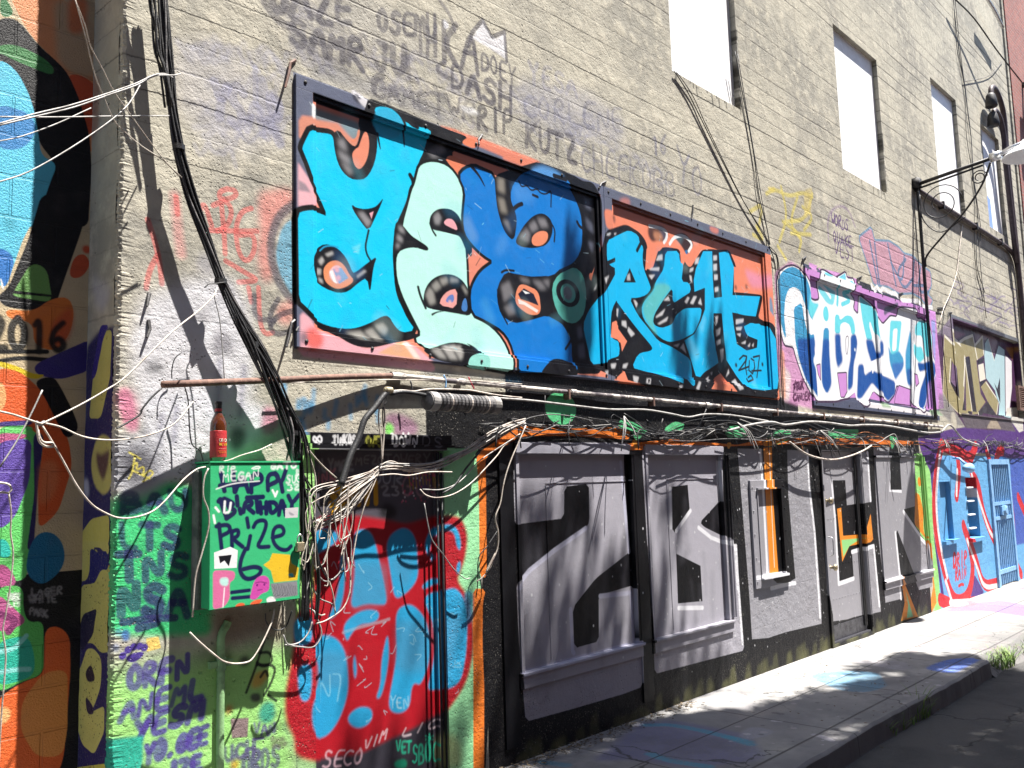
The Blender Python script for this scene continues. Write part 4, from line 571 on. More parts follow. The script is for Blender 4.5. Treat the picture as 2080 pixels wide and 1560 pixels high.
# ================================================================== materials
def nodes(name):
    m = bpy.data.materials.new(name); m.use_nodes = True; t = m.node_tree; t.nodes.clear()
    o = t.nodes.new("ShaderNodeOutputMaterial"); b = t.nodes.new("ShaderNodeBsdfPrincipled"); t.links.new(b.outputs[0], o.inputs[0])
    return m, t, b
class NB:
    """terse node builder"""
    def __init__(s, t): s.t = t; g = t.nodes.new("ShaderNodeNewGeometry"); s.pos = g.outputs["Position"]; x = t.nodes.new("ShaderNodeSeparateXYZ"); t.links.new(s.pos, x.inputs[0]); s.x, s.y, s.z = x.outputs
    def set(s, sock, v):
        if isinstance(v, bpy.types.NodeSocket): s.t.links.new(v, sock)
        else: sock.default_value = v
    def m(s, op, a, b=0., c=None, clamp=False):
        n = s.t.nodes.new("ShaderNodeMath"); n.operation = op; n.use_clamp = clamp; s.set(n.inputs[0], a); s.set(n.inputs[1], b)
        if c is not None: s.set(n.inputs[2], c)
        return n.outputs[0]
    def noise(s, scale, det=3., rough=.55, vec=None, dist=0.):
        n = s.t.nodes.new("ShaderNodeTexNoise"); n.inputs["Scale"].default_value = scale; n.inputs["Detail"].default_value = det; n.inputs["Roughness"].default_value = rough; n.inputs["Distortion"].default_value = dist
        s.t.links.new(vec or s.pos, n.inputs["Vector"]); return n.outputs[0]
    def vor(s, scale, feat='F1', vec=None):
        n = s.t.nodes.new("ShaderNodeTexVoronoi"); n.feature = feat; n.inputs["Scale"].default_value = scale; s.t.links.new(vec or s.pos, n.inputs["Vector"]); return n.outputs["Distance"]
    def comb(s, x, y, z):
        n = s.t.nodes.new("ShaderNodeCombineXYZ"); [s.set(n.inputs[i], v) for i, v in enumerate((x, y, z))]; return n.outputs[0]
    def step(s, v, lo, hi, a=0., b=1.):
        n = s.t.nodes.new("ShaderNodeMapRange"); n.interpolation_type = 'SMOOTHSTEP'; s.set(n.inputs[0], v)
        for i, q in enumerate((lo, hi, a, b)): n.inputs[i+1].default_value = q
        return n.outputs[0]
    def mix(s, f, a, b, mode='MIX'):
        n = s.t.nodes.new("ShaderNodeMix"); n.data_type = 'RGBA'; n.blend_type = mode; s.set(n.inputs[0], f)
        for i, v in ((6, a), (7, b)): s.set(n.inputs[i], v if isinstance(v, bpy.types.NodeSocket) else (*v, 1))
        return n.outputs[2]
    def bump(s, h, dist, prev=None, st=1.):
        n = s.t.nodes.new("ShaderNodeBump"); n.inputs["Strength"].default_value = st; n.inputs["Distance"].default_value = dist; s.t.links.new(h, n.inputs["Height"])
        if prev: s.t.links.new(prev, n.inputs["Normal"])
        return n.outputs[0]
    def tex(s, sheet, u, v):
        k = sheet.img; U = s.m('DIVIDE', s.m('SUBTRACT', u, sheet.u0), sheet.w/sheet.res); V = s.m('DIVIDE', s.m('SUBTRACT', v, sheet.v0), sheet.h/sheet.res)
        n = s.t.nodes.new("ShaderNodeTexImage"); n.image = k; n.extension = 'CLIP'; n.interpolation = 'Linear'; s.t.links.new(s.comb(U, V, 0.), n.inputs[0]); return n.outputs[0], n.outputs[1]
for s_ in (wallS, sideS, leftS, boxS, walkS): s_.img = s_.image()

def concrete_mat(name, sheet, uv, rough=1., boards=True, tone=1.):
    m, t, b = nodes(name); n = NB(t); u, v = [getattr(n, k) for k in uv]
    big = n.noise(.9, 4, .6); mid = n.noise(7., 5, .65); fine = n.noise(60., 5, .72); grit = n.noise(320., 2, .6)
    c = n.mix(n.step(big, .40, .62), tuple(k*tone for k in (.395, .372, .305)), tuple(k*tone for k in (.275, .262, .225)))
    c = n.mix(n.step(mid, .46, .66), c, tuple(k*tone for k in (.44, .41, .335)))
    c = n.mix(n.m('MULTIPLY', n.step(n.noise(1.7, 7, .75), .52, .70), .42), c, (.16, .155, .14))
    streak = n.noise(1., 4, .6, n.comb(n.m('MULTIPLY', n.x, 9.), n.y, n.m('MULTIPLY', n.z, .35)))
    c = n.mix(n.m('MULTIPLY', n.step(streak, .55, .75), .3), c, (.16, .15, .135))
    wob = n.m('ADD', n.z, n.m('MULTIPLY', n.m('SUBTRACT', n.noise(1.6, 3), .5), .03))
    wob = n.m('ADD', wob, n.m('MULTIPLY', n.m('SUBTRACT', n.noise(24., 4, .7), .5), .022))
    q = n.m('DIVIDE', n.m('SUBTRACT', wob, .096), .1535); fr = n.m('FRACT', q); d = n.m('MINIMUM', fr, n.m('SUBTRACT', 1., fr)); row = n.m('FLOOR', q)
    brk = n.step(n.noise(1., 5, .7, n.comb(n.m('MULTIPLY', n.x, .3), n.m('MULTIPLY', row, 7.3), 0.)), .40, .60, .2, 1.); w2 = t.nodes.new('ShaderNodeTexWhiteNoise'); w2.noise_dimensions = '1D'; t.links.new(n.m('ADD', row, 31.7), w2.inputs['W']); brk = n.m('MULTIPLY', n.m('MULTIPLY', brk, n.step(w2.outputs[0], .15, .85, .12, 1.)), n.step(n.z, 2.2, 2.5, .35, 1.))
    line = n.m('MULTIPLY', n.step(n.m('DIVIDE', d, n.m('ADD', 1., n.m('MULTIPLY', n.x, .13))), .008, .045, 1., 0.), brk)
    wn = t.nodes.new("ShaderNodeTexWhiteNoise"); wn.noise_dimensions = '1D'; t.links.new(row, wn.inputs["W"])
    pit = n.m('MULTIPLY', n.step(n.vor(48.), .12, .26, 1., 0.), n.step(n.m('ADD', n.noise(2.6, 4, .65), n.m('MULTIPLY', n.step(d, .02, .22, 1., 0.), .07)), .52, .62))
    pit2 = n.m('MULTIPLY', n.step(n.vor(17.), .08, .17, 1., 0.), n.step(n.noise(1.5, 4), .52, .62))
    if boards: c = n.mix(n.m('MULTIPLY', line, .85), c, (.06, .055, .05)); c = n.mix(n.m('MULTIPLY', n.m('SUBTRACT', wn.outputs[0], .3, clamp=True), .16), c, (.44, .405, .33))
    c = n.mix(n.m('MULTIPLY', n.m('MAXIMUM', pit, pit2), .6), c, (.09, .08, .07))
    pc, pa = n.tex(sheet, u, v)
    thin = n.step(n.noise(140., 3, .7), .30, .42); a = n.m('MULTIPLY', pa, n.m('ADD', .55, n.m('MULTIPLY', thin, .45)))
    a = n.m('MULTIPLY', a, n.m('SUBTRACT', 1., n.m('MULTIPLY', pit, .55)))
    pc = n.mix(n.m('MULTIPLY', n.step(mid, .45, .75), .3), pc, (.62, .62, .62), 'MULTIPLY'); b.inputs['Specular IOR Level'].default_value = .2
    c = n.mix(a, c, pc)
    t.links.new(c, b.inputs["Base Color"]); b.inputs["Roughness"].default_value = .8
    t.links.new(n.m('SUBTRACT', .9, n.m('MULTIPLY', pa, .32)), b.inputs["Roughness"])
    h = n.m('ADD', n.m('MULTIPLY', fine, .5), n.m('MULTIPLY', grit, .1))
    h = n.m('SUBTRACT', h, n.m('MULTIPLY', n.m('MAXIMUM', pit, pit2), 1.1))
    nr = n.bump(h, .0065*rough)
    h2 = n.m('ADD', n.m('MULTIPLY', mid, .8), n.m('MULTIPLY', big, .9))
    if boards: h2 = n.m('SUBTRACT', n.m('ADD', h2, n.m('MULTIPLY', wn.outputs[0], .06)), n.m('MULTIPLY', line, .17))
    nr = n.bump(h2, .016*rough, nr); t.links.new(nr, b.inputs["Normal"])
    return m
def painted_mat(name, sheet, uv, base=(.1, .1, .11), rough=.42, bump=.0012, wear=.25):
    m, t, b = nodes(name); n = NB(t); u, v = [getattr(n, k) for k in uv]
    pc, pa = n.tex(sheet, u, v); g = n.noise(6., 5, .65); f = n.noise(160., 3, .6)
    c = n.mix(pa, base, pc); c = n.mix(n.m('MULTIPLY', n.step(g, .5, .8), wear), c, (.6, .6, .6), 'MULTIPLY'); b.inputs['Specular IOR Level'].default_value = .22
    sp = n.m('MULTIPLY', n.step(n.vor(26.), .05, .09, 1., 0.), n.step(n.noise(2.3, 2), .55, .6)); c = n.mix(n.m('MULTIPLY', sp, .5), c, (.05, .045, .04))
    t.links.new(c, b.inputs["Base Color"]); t.links.new(n.step(g, .3, .8, rough-.08, rough+.2), b.inputs["Roughness"])
    t.links.new(n.bump(n.m('ADD', n.m('MULTIPLY', g, 2.5), f), bump), b.inputs["Normal"])
    return m
def plain(name, col, rough=.6, metal=0., var=.35, bump=.0015, sc=14., second=None, lo=.45, hi=.65):
    m, t, b = nodes(name); n = NB(t); g = n.noise(sc, 5, .65)
    d = second or tuple(k*(1-var) for k in col); c = n.mix(n.step(g, lo, hi), col, d)
    t.links.new(c, b.inputs["Base Color"]); t.links.new(n.step(g, .3, .7, rough-.1, min(1, rough+.15)), b.inputs["Roughness"]); b.inputs["Metallic"].default_value = metal
    t.links.new(n.bump(n.noise(sc*9, 3), bump), b.inputs["Normal"]); return m
XZ, YZ, XY = ('x', 'z'), ('y', 'z'), ('x', 'y')
MW = concrete_mat("board_marked_concrete", wallS, XZ); MSIDE = concrete_mat("rough_concrete_end", sideS, YZ, 1.2, True, .9)
MP = painted_mat("painted_steel_and_ply", wallS, XZ, (.12, .125, .14)); MBOX = painted_mat("painted_cabinet", boxS, XZ, (.04, .5, .25), .45, .0008, .4)
def block_mat():
    m, t, b = nodes("painted_block"); n = NB(t); pc, pa = n.tex(leftS, n.x, n.z)
    br = t.nodes.new("ShaderNodeTexBrick"); br.inputs["Scale"].default_value = 1.; br.inputs["Mortar Size"].default_value = .007; br.inputs["Brick Width"].default_value = .39; br.inputs["Row Height"].default_value = .19; br.inputs["Mortar Smooth"].default_value = .35
    br.inputs["Color1"].default_value = br.inputs["Color2"].default_value = (1, 1, 1, 1); br.inputs["Mortar"].default_value = (0, 0, 0, 1)
    t.links.new(n.comb(n.m('ADD', n.x, 10.1), n.m('ADD', n.z, .045), 0.), br.inputs["Vector"])
    c = n.mix(pa, (.5, .42, .3), pc); c = n.mix(n.m('MULTIPLY', n.step(n.noise(8., 4), .5, .8), .15), c, (.1, .1, .1)); t.links.new(c, b.inputs["Base Color"]); b.inputs["Roughness"].default_value = .5; b.inputs["Specular IOR Level"].default_value = .25
    t.links.new(n.bump(br.outputs[0], .012, n.bump(n.noise(110., 4, .7), .006)), b.inputs["Normal"]); return m
MLEFT = block_mat()
def brick_mat():
    m, t, b = nodes("red_brick"); n = NB(t); br = t.nodes.new("ShaderNodeTexBrick"); br.inputs["Scale"].default_value = 1.; br.inputs["Mortar Size"].default_value = .008; br.inputs["Brick Width"].default_value = .21; br.inputs["Row Height"].default_value = .075
    br.inputs["Color1"].default_value = (.30, .095, .075, 1); br.inputs["Color2"].default_value = (.22, .07, .06, 1); br.inputs["Mortar"].default_value = (.22, .17, .15, 1); t.links.new(n.comb(n.x, n.z, 0.), br.inputs["Vector"])
    c = n.mix(n.m('MULTIPLY', n.step(n.noise(1.5, 5), .45, .7), .5), br.outputs[0], (.34, .15, .12)); t.links.new(c, b.inputs["Base Color"]); b.inputs["Roughness"].default_value = .85
    t.links.new(n.bump(br.outputs["Fac"], -.006, n.bump(n.noise(80., 4), .004)), b.inputs["Normal"]); return m
def pave_mat():
    m, t, b = nodes("pavement_concrete"); n = NB(t); pc, pa = n.tex(walkS, n.x, n.y)
    c = n.mix(n.step(n.noise(1.3, 5, .6), .35, .7), (.29, .282, .27), (.185, .182, .182)); c = n.mix(n.m('MULTIPLY', n.step(n.noise(9., 5, .7), .5, .7), .4), c, (.16, .15, .145))
    # the near part is stained dark with old paint
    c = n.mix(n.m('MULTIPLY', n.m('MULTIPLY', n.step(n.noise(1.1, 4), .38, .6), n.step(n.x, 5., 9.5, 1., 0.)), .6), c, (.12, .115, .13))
    c = n.mix(n.m('MULTIPLY', pa, n.step(n.noise(60., 4, .7), .3, .5)), c, pc)
    def groove(v, at, w_): return n.step(n.m('ABSOLUTE', n.m('SUBTRACT', v, at)), w_*.4, w_, 1., 0.)
    fx = n.m('FRACT', n.m('DIVIDE', n.x, 1.37)); gx = n.step(n.m('ABSOLUTE', n.m('SUBTRACT', fx, .5)), .002, .006, 1., 0.)
    g = n.m('MAXIMUM', n.m('MAXIMUM', groove(n.y, -1.2, .012), gx), groove(n.y, -.62, .008))
    c = n.mix(n.m('MULTIPLY', g, .7), c, (.04, .038, .036)); c = n.mix(n.m('MULTIPLY', n.step(n.z, -.03, -.005, 1., 0.), .75), c, (.07, .068, .066)); gum = n.m('MULTIPLY', n.step(n.vor(5.), .035, .05, 1., 0.), .75); c = n.mix(gum, c, (.06, .06, .06)); ck = n.m('MULTIPLY', n.step(n.vor(.9, 'DISTANCE_TO_EDGE', n.comb(n.m('ADD', n.x, n.m('MULTIPLY', n.noise(2., 5), .6)), n.m('ADD', n.y, n.m('MULTIPLY', n.noise(2.6, 5), .6)), 0.)), .002, .008, 1., 0.), n.step(n.noise(.6, 2), .5, .55)); c = n.mix(n.m('MULTIPLY', ck, .8), c, (.03, .03, .03)); c = n.mix(n.m('MULTIPLY', n.step(n.noise(.8, 6, .7), .5, .62), .4), c, (.09, .088, .09))  # kerb face also darkened in the colour to stand for tree shade
    t.links.new(c, b.inputs["Base Color"]); b.inputs["Roughness"].default_value = .85
    h = n.m('SUBTRACT', n.noise(120., 4, .7), n.m('MULTIPLY', g, 2.)); t.links.new(n.bump(h, .004, n.bump(n.noise(5., 4), .01)), b.inputs["Normal"]); return m
def road_mat():
    m, t, b = nodes("asphalt"); n = NB(t); c = n.mix(n.step(n.noise(1.1, 5, .6), .4, .65), (.075, .072, .07), (.045, .044, .045)); c = n.mix(n.m('MULTIPLY', n.step(n.vor(130.), .0, .35, 1., 0.), .5), c, (.16, .155, .15))
    pt = n.step(n.noise(.55, 5, .6), .55, .57); c = n.mix(n.m('MULTIPLY', pt, .7), c, (.028, .028, .03)); cr = n.m('MULTIPLY', n.step(n.vor(1.3, 'DISTANCE_TO_EDGE', n.comb(n.m('ADD', n.x, n.m('MULTIPLY', n.noise(3., 4), .5)), n.m('ADD', n.y, n.m('MULTIPLY', n.noise(4., 4), .4)), 0.)), .004, .018, 1., 0.), n.step(n.noise(.7, 2), .5, .6)); c = n.mix(n.m('MULTIPLY', cr, .8), c, (.012, .012, .012))
    t.links.new(c, b.inputs["Base Color"]); b.inputs["Roughness"].default_value = .9
    t.links.new(n.bump(n.m('SUBTRACT', n.m('ADD', n.noise(150., 3, .7), n.m('MULTIPLY', pt, .3)), n.m('MULTIPLY', cr, .8)), .008, n.bump(n.noise(6., 4), .012)), b.inputs["Normal"]); return m
MBLACK = plain("black_cable", (.018, .018, .02), .5, var=.5); MGREY = plain("grey_cable", (.30, .29, .28), .55, second=(.16, .15, .14)); MWHITE = plain("dirty_white_cable", (.46, .41, .36), .55, second=(.27, .22, .19)); MDUST = plain("dusty_black_cable", (.05, .048, .05), .6, second=(.16, .15, .15)); MORG = plain("orange_sprayed_cable", (.5, .17, .05), .6, second=(.10, .05, .03))
MRUST = plain("rusty_steel", (.12, .065, .05), .8, .1, second=(.22, .13, .10), sc=22); MPIPE = plain("paint_spattered_pipe", (.5, .46, .42), .5, second=(.10, .085, .09), sc=9, lo=.42, hi=.58); MIRON = plain("black_iron", (.03, .028, .03), .55, .2); MBRN = plain("brown_conduit", (.06, .04, .045), .55)
MWIN = plain("white_board", (.84, .84, .85), .5, var=.06); MTAPE = plain("blue_sheet", (.22, .34, .7), .5, var=.1); MBRASS = plain("worn_brass", (.45, .38, .25), .35, .7, var=.3); MSTEEL = plain("bright_steel", (.6, .6, .62), .3, .9, var=.2)
MGBRD = plain("weathered_grey_board", (.17, .17, .155), .8, second=(.08, .09, .08), sc=7); MBLUE = plain("light_blue_paint", (.20, .40, .66), .5, var=.25); MGREEN = plain("light_green_pipe", (.21, .37, .17), .6, var=.3); MDARK = plain("dark_interior", (.008, .008, .009), .9); MSHADE = plain("white_enamel", (.8, .82, .83), .35, var=.05); MKICK = plain("dark_kick_plate", (.045, .045, .055), .4, .3)
MGRASS = plain("grass_blade", (.10, .20, .03), .6, second=(.22, .27, .07), sc=30); MLEAF = plain("tree_leaf", (.05, .10, .02), .6, second=(.09, .14, .03), sc=9); MLITTER = plain("dead_leaf", (.11, .08, .045), .9, second=(.05, .045, .03), sc=60); MBARK = plain("bark", (.12, .09, .07), .9, bump=.01)
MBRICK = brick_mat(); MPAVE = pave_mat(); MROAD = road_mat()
mg, tg_, bg_ = nodes("brown_glass"); bg_.inputs["Base Color"].default_value = (.10, .025, .008, 1); bg_.inputs["Roughness"].default_value = .06; bg_.inputs["Transmission Weight"].default_value = .35; bg_.inputs["Coat Weight"].default_value = .6
MLABEL = plain("red_label", (.42, .02, .025), .45, var=.12); MPRINT = plain("pale_print", (.75, .68, .60), .5, var=.05); MGOLD = plain("gold_print", (.75, .45, .05), .5, var=.05); MCAP = plain("black_foil", (.02, .018, .018), .35)

# ================================================================== mesh builders
class MB:
    def __init__(s): s.v, s.f = [], []
    def add(s, v, f): o = len(s.v); s.v += [tuple(p) for p in v]; s.f += [tuple(i+o for i in q) for q in f]; return s
    def box(s, x0, x1, y0, y1, z0, z1):
        return s.add([(x0, y0, z0), (x1, y0, z0), (x1, y1, z0), (x0, y1, z0), (x0, y0, z1), (x1, y0, z1), (x1, y1, z1), (x0, y1, z1)], [(0, 1, 5, 4), (1, 2, 6, 5), (2, 3, 7, 6), (3, 0, 4, 7), (4, 5, 6, 7), (3, 2, 1, 0)])
    def quad(s, *p): return s.add(p, [tuple(range(len(p)))])
    def ring(s, o, i, y0, y1):
        """picture frame: outer/inner = (x0,x1,z0,z1), from y0 (front) to y1"""
        s.box(o[0], o[1], y0, y1, i[3], o[3]); s.box(o[0], o[1], y0, y1, o[2], i[2]); s.box(o[0], i[0], y0, y1, i[2], i[3]); return s.box(i[1], o[1], y0, y1, i[2], i[3])
    def tube(s, P, r, n=6, caps=True):
        P = [Vector(p) for p in P]; R = list(r) if isinstance(r, (list, tuple)) else [r]*len(P); V = []; a = None
        for i, p in enumerate(P):
            t = (P[min(i+1, len(P)-1)]-P[max(i-1, 0)]).normalized(); a = t.orthogonal() if a is None else a-t*a.dot(t)
            if a.length < 1e-5: a = t.orthogonal()
            a = a.normalized(); c = t.cross(a)
            V += [p+(a*math.cos(k*6.28319/n)+c*math.sin(k*6.28319/n))*R[i] for k in range(n)]
        F = [(i*n+k, i*n+(k+1) % n, (i+1)*n+(k+1) % n, (i+1)*n+k) for i in range(len(P)-1) for k in range(n)]
        if caps: F += [tuple(range(n))[::-1], tuple(range((len(P)-1)*n, len(P)*n))]
        return s.add(V, F)
    def lathe(s, prof, o, n=24, axis='z'):
        V = []
        for r, h in prof:
            for k in range(n):
                c, d = r*math.cos(k*6.28319/n), r*math.sin(k*6.28319/n)
                V.append((o[0]+c, o[1]+d, o[2]+h) if axis == 'z' else (o[0]+h, o[1]+c, o[2]+d) if axis == 'x' else (o[0]+c, o[1]-h, o[2]+d))
        F = [(i*n+k, i*n+(k+1) % n, (i+1)*n+(k+1) % n, (i+1)*n+k) for i in range(len(prof)-1) for k in range(n)]
        return s.add(V, F+[tuple(range(n))[::-1], tuple(range((len(prof)-1)*n, len(prof)*n))])
    def build(s, name, mat, parent=None, smooth=False, bevel=0., label=None):
        me = bpy.data.meshes.new(name); me.from_pydata(s.v, [], s.f); me.materials.append(mat)
        b = bmesh.new(); b.from_mesh(me); bmesh.ops.recalc_face_normals(b, faces=b.faces); b.to_mesh(me); b.free()
        if smooth: me.polygons.foreach_set('use_smooth', [True]*len(me.polygons))
        o = bpy.data.objects.new(name, me); SC.collection.objects.link(o)
        if bevel: q = o.modifiers.new('bevel', 'BEVEL'); q.width = bevel; q.segments = 2; q.limit_method = 'ANGLE'
        if parent: o.parent = parent; o.matrix_parent_inverse = Matrix.Translation(-parent.location)
        if label: o['label'] = label
        return o
def thing(name, label, cat, loc=(0, 0, 0), group=None):
    o = bpy.data.objects.new(name, None); SC.collection.objects.link(o); o.location = loc; o['label'] = label; o['category'] = cat; o.empty_display_size = .1
    if group: o['group'] = group
    return o
def tag(o, label, cat, group=None):
    o['label'] = label; o['category'] = cat
    if group: o['group'] = group
    return o
def structure(o): o['kind'] = 'structure'; return o
def smooth_path(P, k=4):
    P = [np.array(p, float) for p in P]; Q = [2*P[0]-P[1]]+P+[2*P[-1]-P[-2]]; out = []
    for i in range(1, len(Q)-2):
        a, b, c, d = Q[i-1:i+3]
        for j in range(k):
            t = j/k; out.append(.5*((2*b)+(-a+c)*t+(2*a-5*b+4*c-d)*t*t+(-a+3*b-3*c+d)*t**3))
    return out+[P[-1]]
def path(spec, y):
    """photo points -> curve at the depth(s) y in front of the wall"""
    p = pts(spec); ys = y if isinstance(y, (list, tuple)) else [y]*len(p)
    if len(ys) != len(p): ys = np.interp(np.linspace(0, 1, len(p)), np.linspace(0, 1, len(ys)), ys)
    return [on_y(a, b, c) for (a, b), c in zip(p, ys)]

# ================================================================== ground
structure(MB().quad((-30, -40, -.15), (60, -40, -.15), (60, .6, -.15), (-30, .6, -.15)).build('road', MROAD))
sw = MB(); rr = random.Random(3); xs = [-6+.12*i for i in range(128)]; xs[-1] = 9.2
edge = [(x, -1.405+.012*math.sin(x*2.1)+rr.uniform(-.008, .008)) for x in xs]
V = []; F = []
for x, y in edge: V += [(x, 0.32, 0), (x, y+.02, 0), (x, y, -.018), (x, y-.01, -.16)]
for i in range(len(edge)-1): F += [(i*4+k, i*4+k+1, i*4+5+k, i*4+4+k) for k in range(3)]
F.append((len(V)-4, len(V)-3, len(V)-2, len(V)-1))
sw.add(V, F)
e2 = [(9.2+.25*i, -1.36+.03*math.sin(i)) for i in range(60)]; V = []; F = []
for i, (x, y) in enumerate(e2): V += [(x, .6, -.001), (x, y+.1, -.001-.02*min(1, i/3)), (x, y-.1, -.16)]
for i in range(len(e2)-1): F += [(i*3+k, i*3+k+1, i*3+4+k, i*3+3+k) for k in range(2)]
sw.add(V, F)
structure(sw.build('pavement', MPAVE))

# ================================================================== the long concrete building
bld = thing('concrete_building', 'long board-marked concrete building covered in graffiti with black, blue and purple shop fronts', 'building', (9, 4, 0))
HOLES = [(2.80, 5.40, 2.56, 3.90, .03), (5.55, 8.05, 2.56, 3.90, .03), (9.04, 12.66, 2.54, 3.83, .03), (13.79, 17.3, 2.6, 3.92, .09),
         (6.55, 7.765, 5.275, 7.05, .06), (10.19, 11.55, 5.28, 7.065, .06), (13.72, 14.91, 5.65, 7.545, .06), (16.24, 17.29, 5.76, 7.54, .06),
         (2.81, 3.735, -.01, 1.945, .05), (4.37, 5.70, .535, 1.93, .035), (5.86, 7.04, .53, 1.93, .035), (9.05, 10.03, .03, 1.985, .05),
         (12.66, 13.1, .83, 1.6, .08), (13.78, 14.28, .79, 1.64, .35), (14.92, 15.98, -.01, 1.9, .3)]
def holed_wall(mb, x0, x1, z0, z1, holes):
    X = sorted({x0, x1, *[h[0] for h in holes], *[h[1] for h in holes]}); Z = sorted({z0, z1, *[h[2] for h in holes], *[h[3] for h in holes]})
    for i in range(len(X)-1):
        for j in range(len(Z)-1):
            cx, cz = (X[i]+X[i+1])/2, (Z[j]+Z[j+1])/2
            if any(h[0] < cx < h[1] and h[2] < cz < h[3] for h in holes): continue
            mb.quad((X[i], 0, Z[j]), (X[i+1], 0, Z[j]), (X[i+1], 0, Z[j+1]), (X[i], 0, Z[j+1]))
    for a, b, c, d, e in holes:
        mb.quad((a, 0, c), (a, e, c), (a, e, d), (a, 0, d)); mb.quad((b, 0, c), (b, 0, d), (b, e, d), (b, e, c)); mb.quad((a, 0, d), (a, e, d), (b, e, d), (b, 0, d)); mb.quad((a, 0, c), (b, 0, c), (b, e, c), (a, e, c))
wall = MB(); holed_wall(wall, 1.83, 18.3, -.25, 12., HOLES)
# broken left arris: a ragged strip that rounds the corner
rr = random.Random(11); N = 1600; zz = [-.25+12.25*i/N for i in range(N+1)]; V = []; F = []
dv = 0.
for z in zz:
    dv = .9*dv+rr.uniform(-.003, .003); k = 1.757+abs(dv)+rr.uniform(0, .0025)+max(0, rr.gauss(-.005, .0035)); V += [(1.83, 0, z), (k+.012, rr.uniform(0, .003), z), (k, .008+rr.uniform(0, .008), z), (1.757+rr.uniform(-.002, .004), .035+abs(dv), z)]
for i in range(N): F += [(i*4+j, i*4+4+j, i*4+5+j, i*4+1+j) for j in range(3)]
wall.add(V, F)
wall.quad((18.3, 0, -.25), (18.3, 8, -.25), (18.3, 8, 12), (18.3, 0, 12)); wall.quad((1.757, 0.03, 12), (18.3, 0, 12), (18.3, 8, 12), (1.757, 8, 12)); wall.quad((1.757, 8, -.25), (18.3, 8, -.25), (18.3, 8, 12), (1.757, 8, 12))
wall.build('wall', MW, bld)
V = []; F = []
for i in range(121): z = -.25+12.25*i/120; V += [(1.757+.004*math.sin(i*1.7), .034, z), (1.757, .5, z), (1.757, 8, z)]
for i in range(120): F += [(i*3+k, i*3+3+k, i*3+4+k, i*3+1+k) for k in range(2)]
MB().add(V, F).build('end_wall', MSIDE, bld, label='shaded left-facing end of the concrete wall with yellow painted letters')
for i in (4, 5, 6, 7):
    a, b, c, d, e = HOLES[i]; wdw = MB().box(a, b, e, e+.02, c, d).build('window', MWIN, bld, label='opening closed with a white painted board')
    if i == 7: MB().quad((16.42, e-.004, 5.83), (16.66, e-.004, 5.78), (16.63, e-.004, 6.32), (16.40, e-.004, 6.38)).build('sheet', MTAPE, wdw)
# doorway with the red and blue throw-up
d = MB().box(2.81, 3.735, .05, .09, 0, 1.945).build('door', MP, bld, label='flush door sprayed with a red and blue throw-up'); MB().box(2.76, 3.80, -.035, 0.0, 1.945, 1.975).build('lintel', MP, bld); MB().box(2.70, 3.79, -.018, 0.0, 1.978, 2.035).build('fascia', MP, bld)
MB().box(2.815, 2.86, .03, .048, 0, 1.94).box(3.69, 3.73, .03, .048, 0, 1.94).build('frame', MP, d)
# boarded shop windows: "2" and "B"
for (a, b, c, dd, lab) in ((4.37, 5.70, .535, 1.93, 'boarded shop window painted with a silver figure 2'), (5.86, 7.04, .53, 1.93, 'boarded shop window painted with a silver letter B')):
    p = MB().box(a, b, .028, .05, c, dd).build('boarded_window', MP, bld, label=lab)
    MB().box(a-.01, b+.01, -.018, 0, dd, dd+.075).build('lintel', MP, p, bevel=.004); s_ = MB().box(a-.02, b+.03, -.032, 0, c-.018, c).box(a-.02, b+.03, -.016, 0, c-.10, c-.02).build('sill', MP, p, bevel=.003)
    MB().box(a+.002, a+.03, -.01, .027, c+.002, dd-.002).build('frame', MP, p); MB().box(b-.03, b-.002, -.01, .027, c+.002, dd-.002).build('frame', MP, p)
    MB().box(a+.33, a+.336, .024, .0275, c+.03, dd-.2).box(a+.33, b-.04, .024, .0275, dd-.2, dd-.194).build('joint_strip', MP, p)
    MB().box(a-.16, a-.03, -.012, 0, .1, 2.0).build('mullion', MP, bld)
MB().tube([(7.065, -.02, .55), (7.065, -.02, 1.93)], .012, 8).tube([(7.10, -.022, .55), (7.10, -.022, 1.93)], .012, 8).build('frame', MP, bld)
# hatch with a slot
h = MB().ring((7.48, 8.16, .74, 1.705), (7.60, 8.06, .83, 1.62), -.022, 0).build('hatch', MP, bld, label='raised steel plate with a tall slot in the letter U', bevel=.003)
MB().ring((7.585, 8.075, .815, 1.635), (7.60, 8.06, .83, 1.62), -.03, -.0225).box(7.59, 8.09, -.05, -.0305, .812, .83).box(7.58, 8.07, -.045, -.0305, 1.62, 1.633).build('frame', MP, h)
MB().quad((7.6, -.001, .83), (8.06, -.001, .83), (8.06, -.001, 1.62), (7.6, -.001, 1.62)).build('panel', MP, h)
for i in range(5):
    for x in (7.51, 8.12): MB().lathe([(.008, .0225), (.007, .027), (.002, .03)], (x, 0, .8+.21*i), 8, 'y').build('bolt', MP, h)
